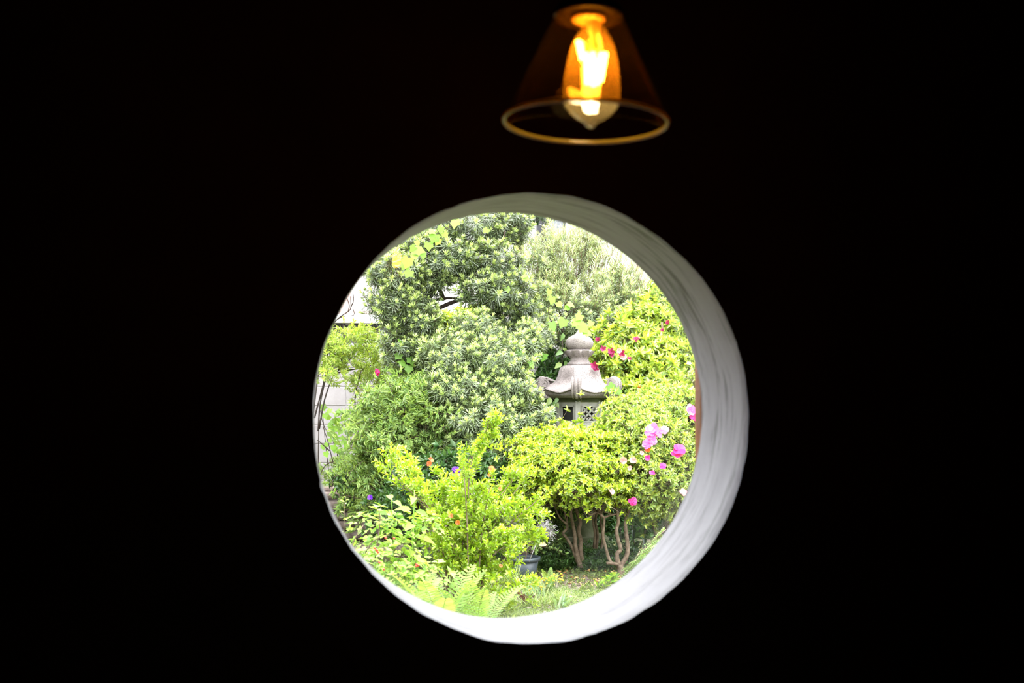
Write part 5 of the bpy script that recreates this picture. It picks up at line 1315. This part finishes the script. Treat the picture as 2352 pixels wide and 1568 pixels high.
small('grass_tuft', 'slender bright blades beside the maroon leaves', 'grass', 1240, 1395, 'grass', c_grass, 1.0, 98, 3, n=16, L=.14, W=.006, spread=.02, hi=45)
small('grass_tuft', 'narrow green blades growing between the yellow-leaved shrub and the pot', 'grass', 1180, 1350, 'grass', c_grass, 1.0, 102, 3, n=26, L=.20, W=.006, spread=.03, hi=40)
small('wild_lettuce', 'leafy weed by the foot of the forked azalea trunk', 'weed', 1408, 1345, 'broad', c_weed, 1.6, 106, 3, n=10, L=.035, W=.022, h=.04)
fl = Fol(); fl.leaves(OVAL, [(0, 0, 0)], (1, 0, .1), (.2, -.7, .7), .055, .038, .5, rs)
o = link('dry_leaf', fl.mesh('dry_leaf', M['dry']), None, P(1238, 1252, 6.85)); tag(o, 'single curled orange-brown leaf caught beside the dried flower head', 'leaf')

# ------------------------------------------------------------------ hanging lamp
LYp = 1.46
rimc = P(1344.5, 281, LYp); kl = mpp(1345, LYp)
RR = 190 * kl; HS = .155
M['amber'] = thin_glass('amber_shade_glass', (.93, .58, .17), .7, .0008, (.9, .50, .10))
M['amber_rim'] = leaf_mat('amber_glass_edge', (.26, .19, .018), (.26, .19, .018), trans=.5, rough=.15, spec=.6, var=0)
M['bulb'] = thin_glass('clear_bulb_glass', (.97, .95, .9), 1.6, .036, (1.0, .80, .36))
M['mount'] = leaf_mat('milky_glass_mount', (.85, .8, .65), (.85, .8, .65), trans=.6, rough=.2, var=0)
M['brass'] = surface('aged_brass', [(.6, .40, .16), (.7, .5, .22)], 10, .35, .1, spec=.8)
M['black_metal'] = surface('black_lamp_metal', [(.008, .006, .005), (.012, .009, .007)], 10, .3, .1, spec=.5)
M['filament'] = emit('glowing_filament', (1.0, .72, .38), 230)
lamp = empty('pendant_lamp', rimc, 'hanging lamp with a conical amber glass shade and a glowing filament bulb', 'lamp')
lamp.rotation_euler = (0, math.radians(2.0), 0)
def lz_(py): return (281 - py) * kl * 1.03
tr_ = 76 * kl
MB().lathe([(RR, .003), (tr_, HS), (tr_ - .002, HS), (RR - .003, .003)], 96, cap=False).build('shade', M['amber'], lamp, smooth=True)
MB().tube([(RR * math.cos(a), RR * math.sin(a), 0) for a in np.linspace(0, 2 * math.pi, 97)], .0030, 8, False).build('shade_rim', M['amber_rim'], lamp, smooth=True)
MB().lathe([(.006, HS + .012), (tr_ + .001, HS + .010), (tr_ + .004, HS + .004), (tr_ + .003, HS - .004), (tr_ - .004, HS - .002), (.012, HS + .002)], 48, cap=False).build('gallery_ring', M['black_metal'], lamp, smooth=True)
MB().lathe([(.0, lz_(26)), (.019, lz_(28)), (.0235, lz_(34)), (.0245, lz_(40)), (.0235, lz_(47)), (.018, lz_(49)), (.0, lz_(48))], 40, cap=False).build('socket', M['brass'], lamp, smooth=True)
MB().lathe([(0, HS), (.018, HS + .002), (.021, HS + .02), (.018, HS + .045), (.008, HS + .055), (.004, HS + .07)], 32, cap=False).build('lamp_holder', M['black_metal'], lamp, smooth=True)
MB().tube([(0, 0, HS + .06), (-.006, 0, Z1 - rimc[2] - .005)], .003, 8).build('cord', M['black_metal'], lamp)
rose = MB().lathe([(0, 0), (.05, 0), (.048, -.012), (.02, -.03), (0, -.032)], 32, cap=False).build('ceiling_rose', M['black_metal'], lamp, (-.03 - .006, 0, Z1 - rimc[2] - .001), smooth=True); rose.location.x = -.006
bulbp = [(17, 44), (21, 56), (28, 66), (40, 84), (50, 106), (57, 134), (62, 164), (65.5, 195), (66.5, 212), (66, 226), (60, 244), (48, 259), (32, 271), (18, 279), (13, 284), (10, 289), (5, 292), (0, 293)]
bx = 13 * kl
bl_ = MB().lathe([(r * kl, lz_(y)) for r, y in bulbp], 48, cap=False).build('bulb', M['bulb'], lamp, (bx, 0, 0), smooth=True)
MB().lathe([(15 * kl, lz_(44)), (14 * kl, lz_(70)), (8 * kl, lz_(80)), (7 * kl, lz_(112)), (10 * kl, lz_(116)), (0, lz_(119))], 20, cap=False).build('glass_mount', M['mount'], bl_, smooth=True)
for (x0, y0, d0, x1, y1, d1) in ((-38, 98, -6, -31, 128, -8), (-28, 95, 10, -22, 134, 12), (-12, 118, 14, -9, 190, 8), (-4, 124, -14, -3, 193, -6), (9, 130, 12, 6, 193, 8), (22, 117, 6, 15, 189, 4), (28, 120, -8, 19, 184, -6)):
    MB().tube([(x0 * kl, d0 * kl, lz_(y0)), (x1 * kl, d1 * kl, lz_(y1))], .0036, 8).build('filament', M['filament'], bl_)
    MB().tube([(x0 * kl, d0 * kl, lz_(y0)), (x0 * .3 * kl, d0 * .3 * kl, lz_(112))], .0004, 5).build('support_wire', M['brass'], bl_)
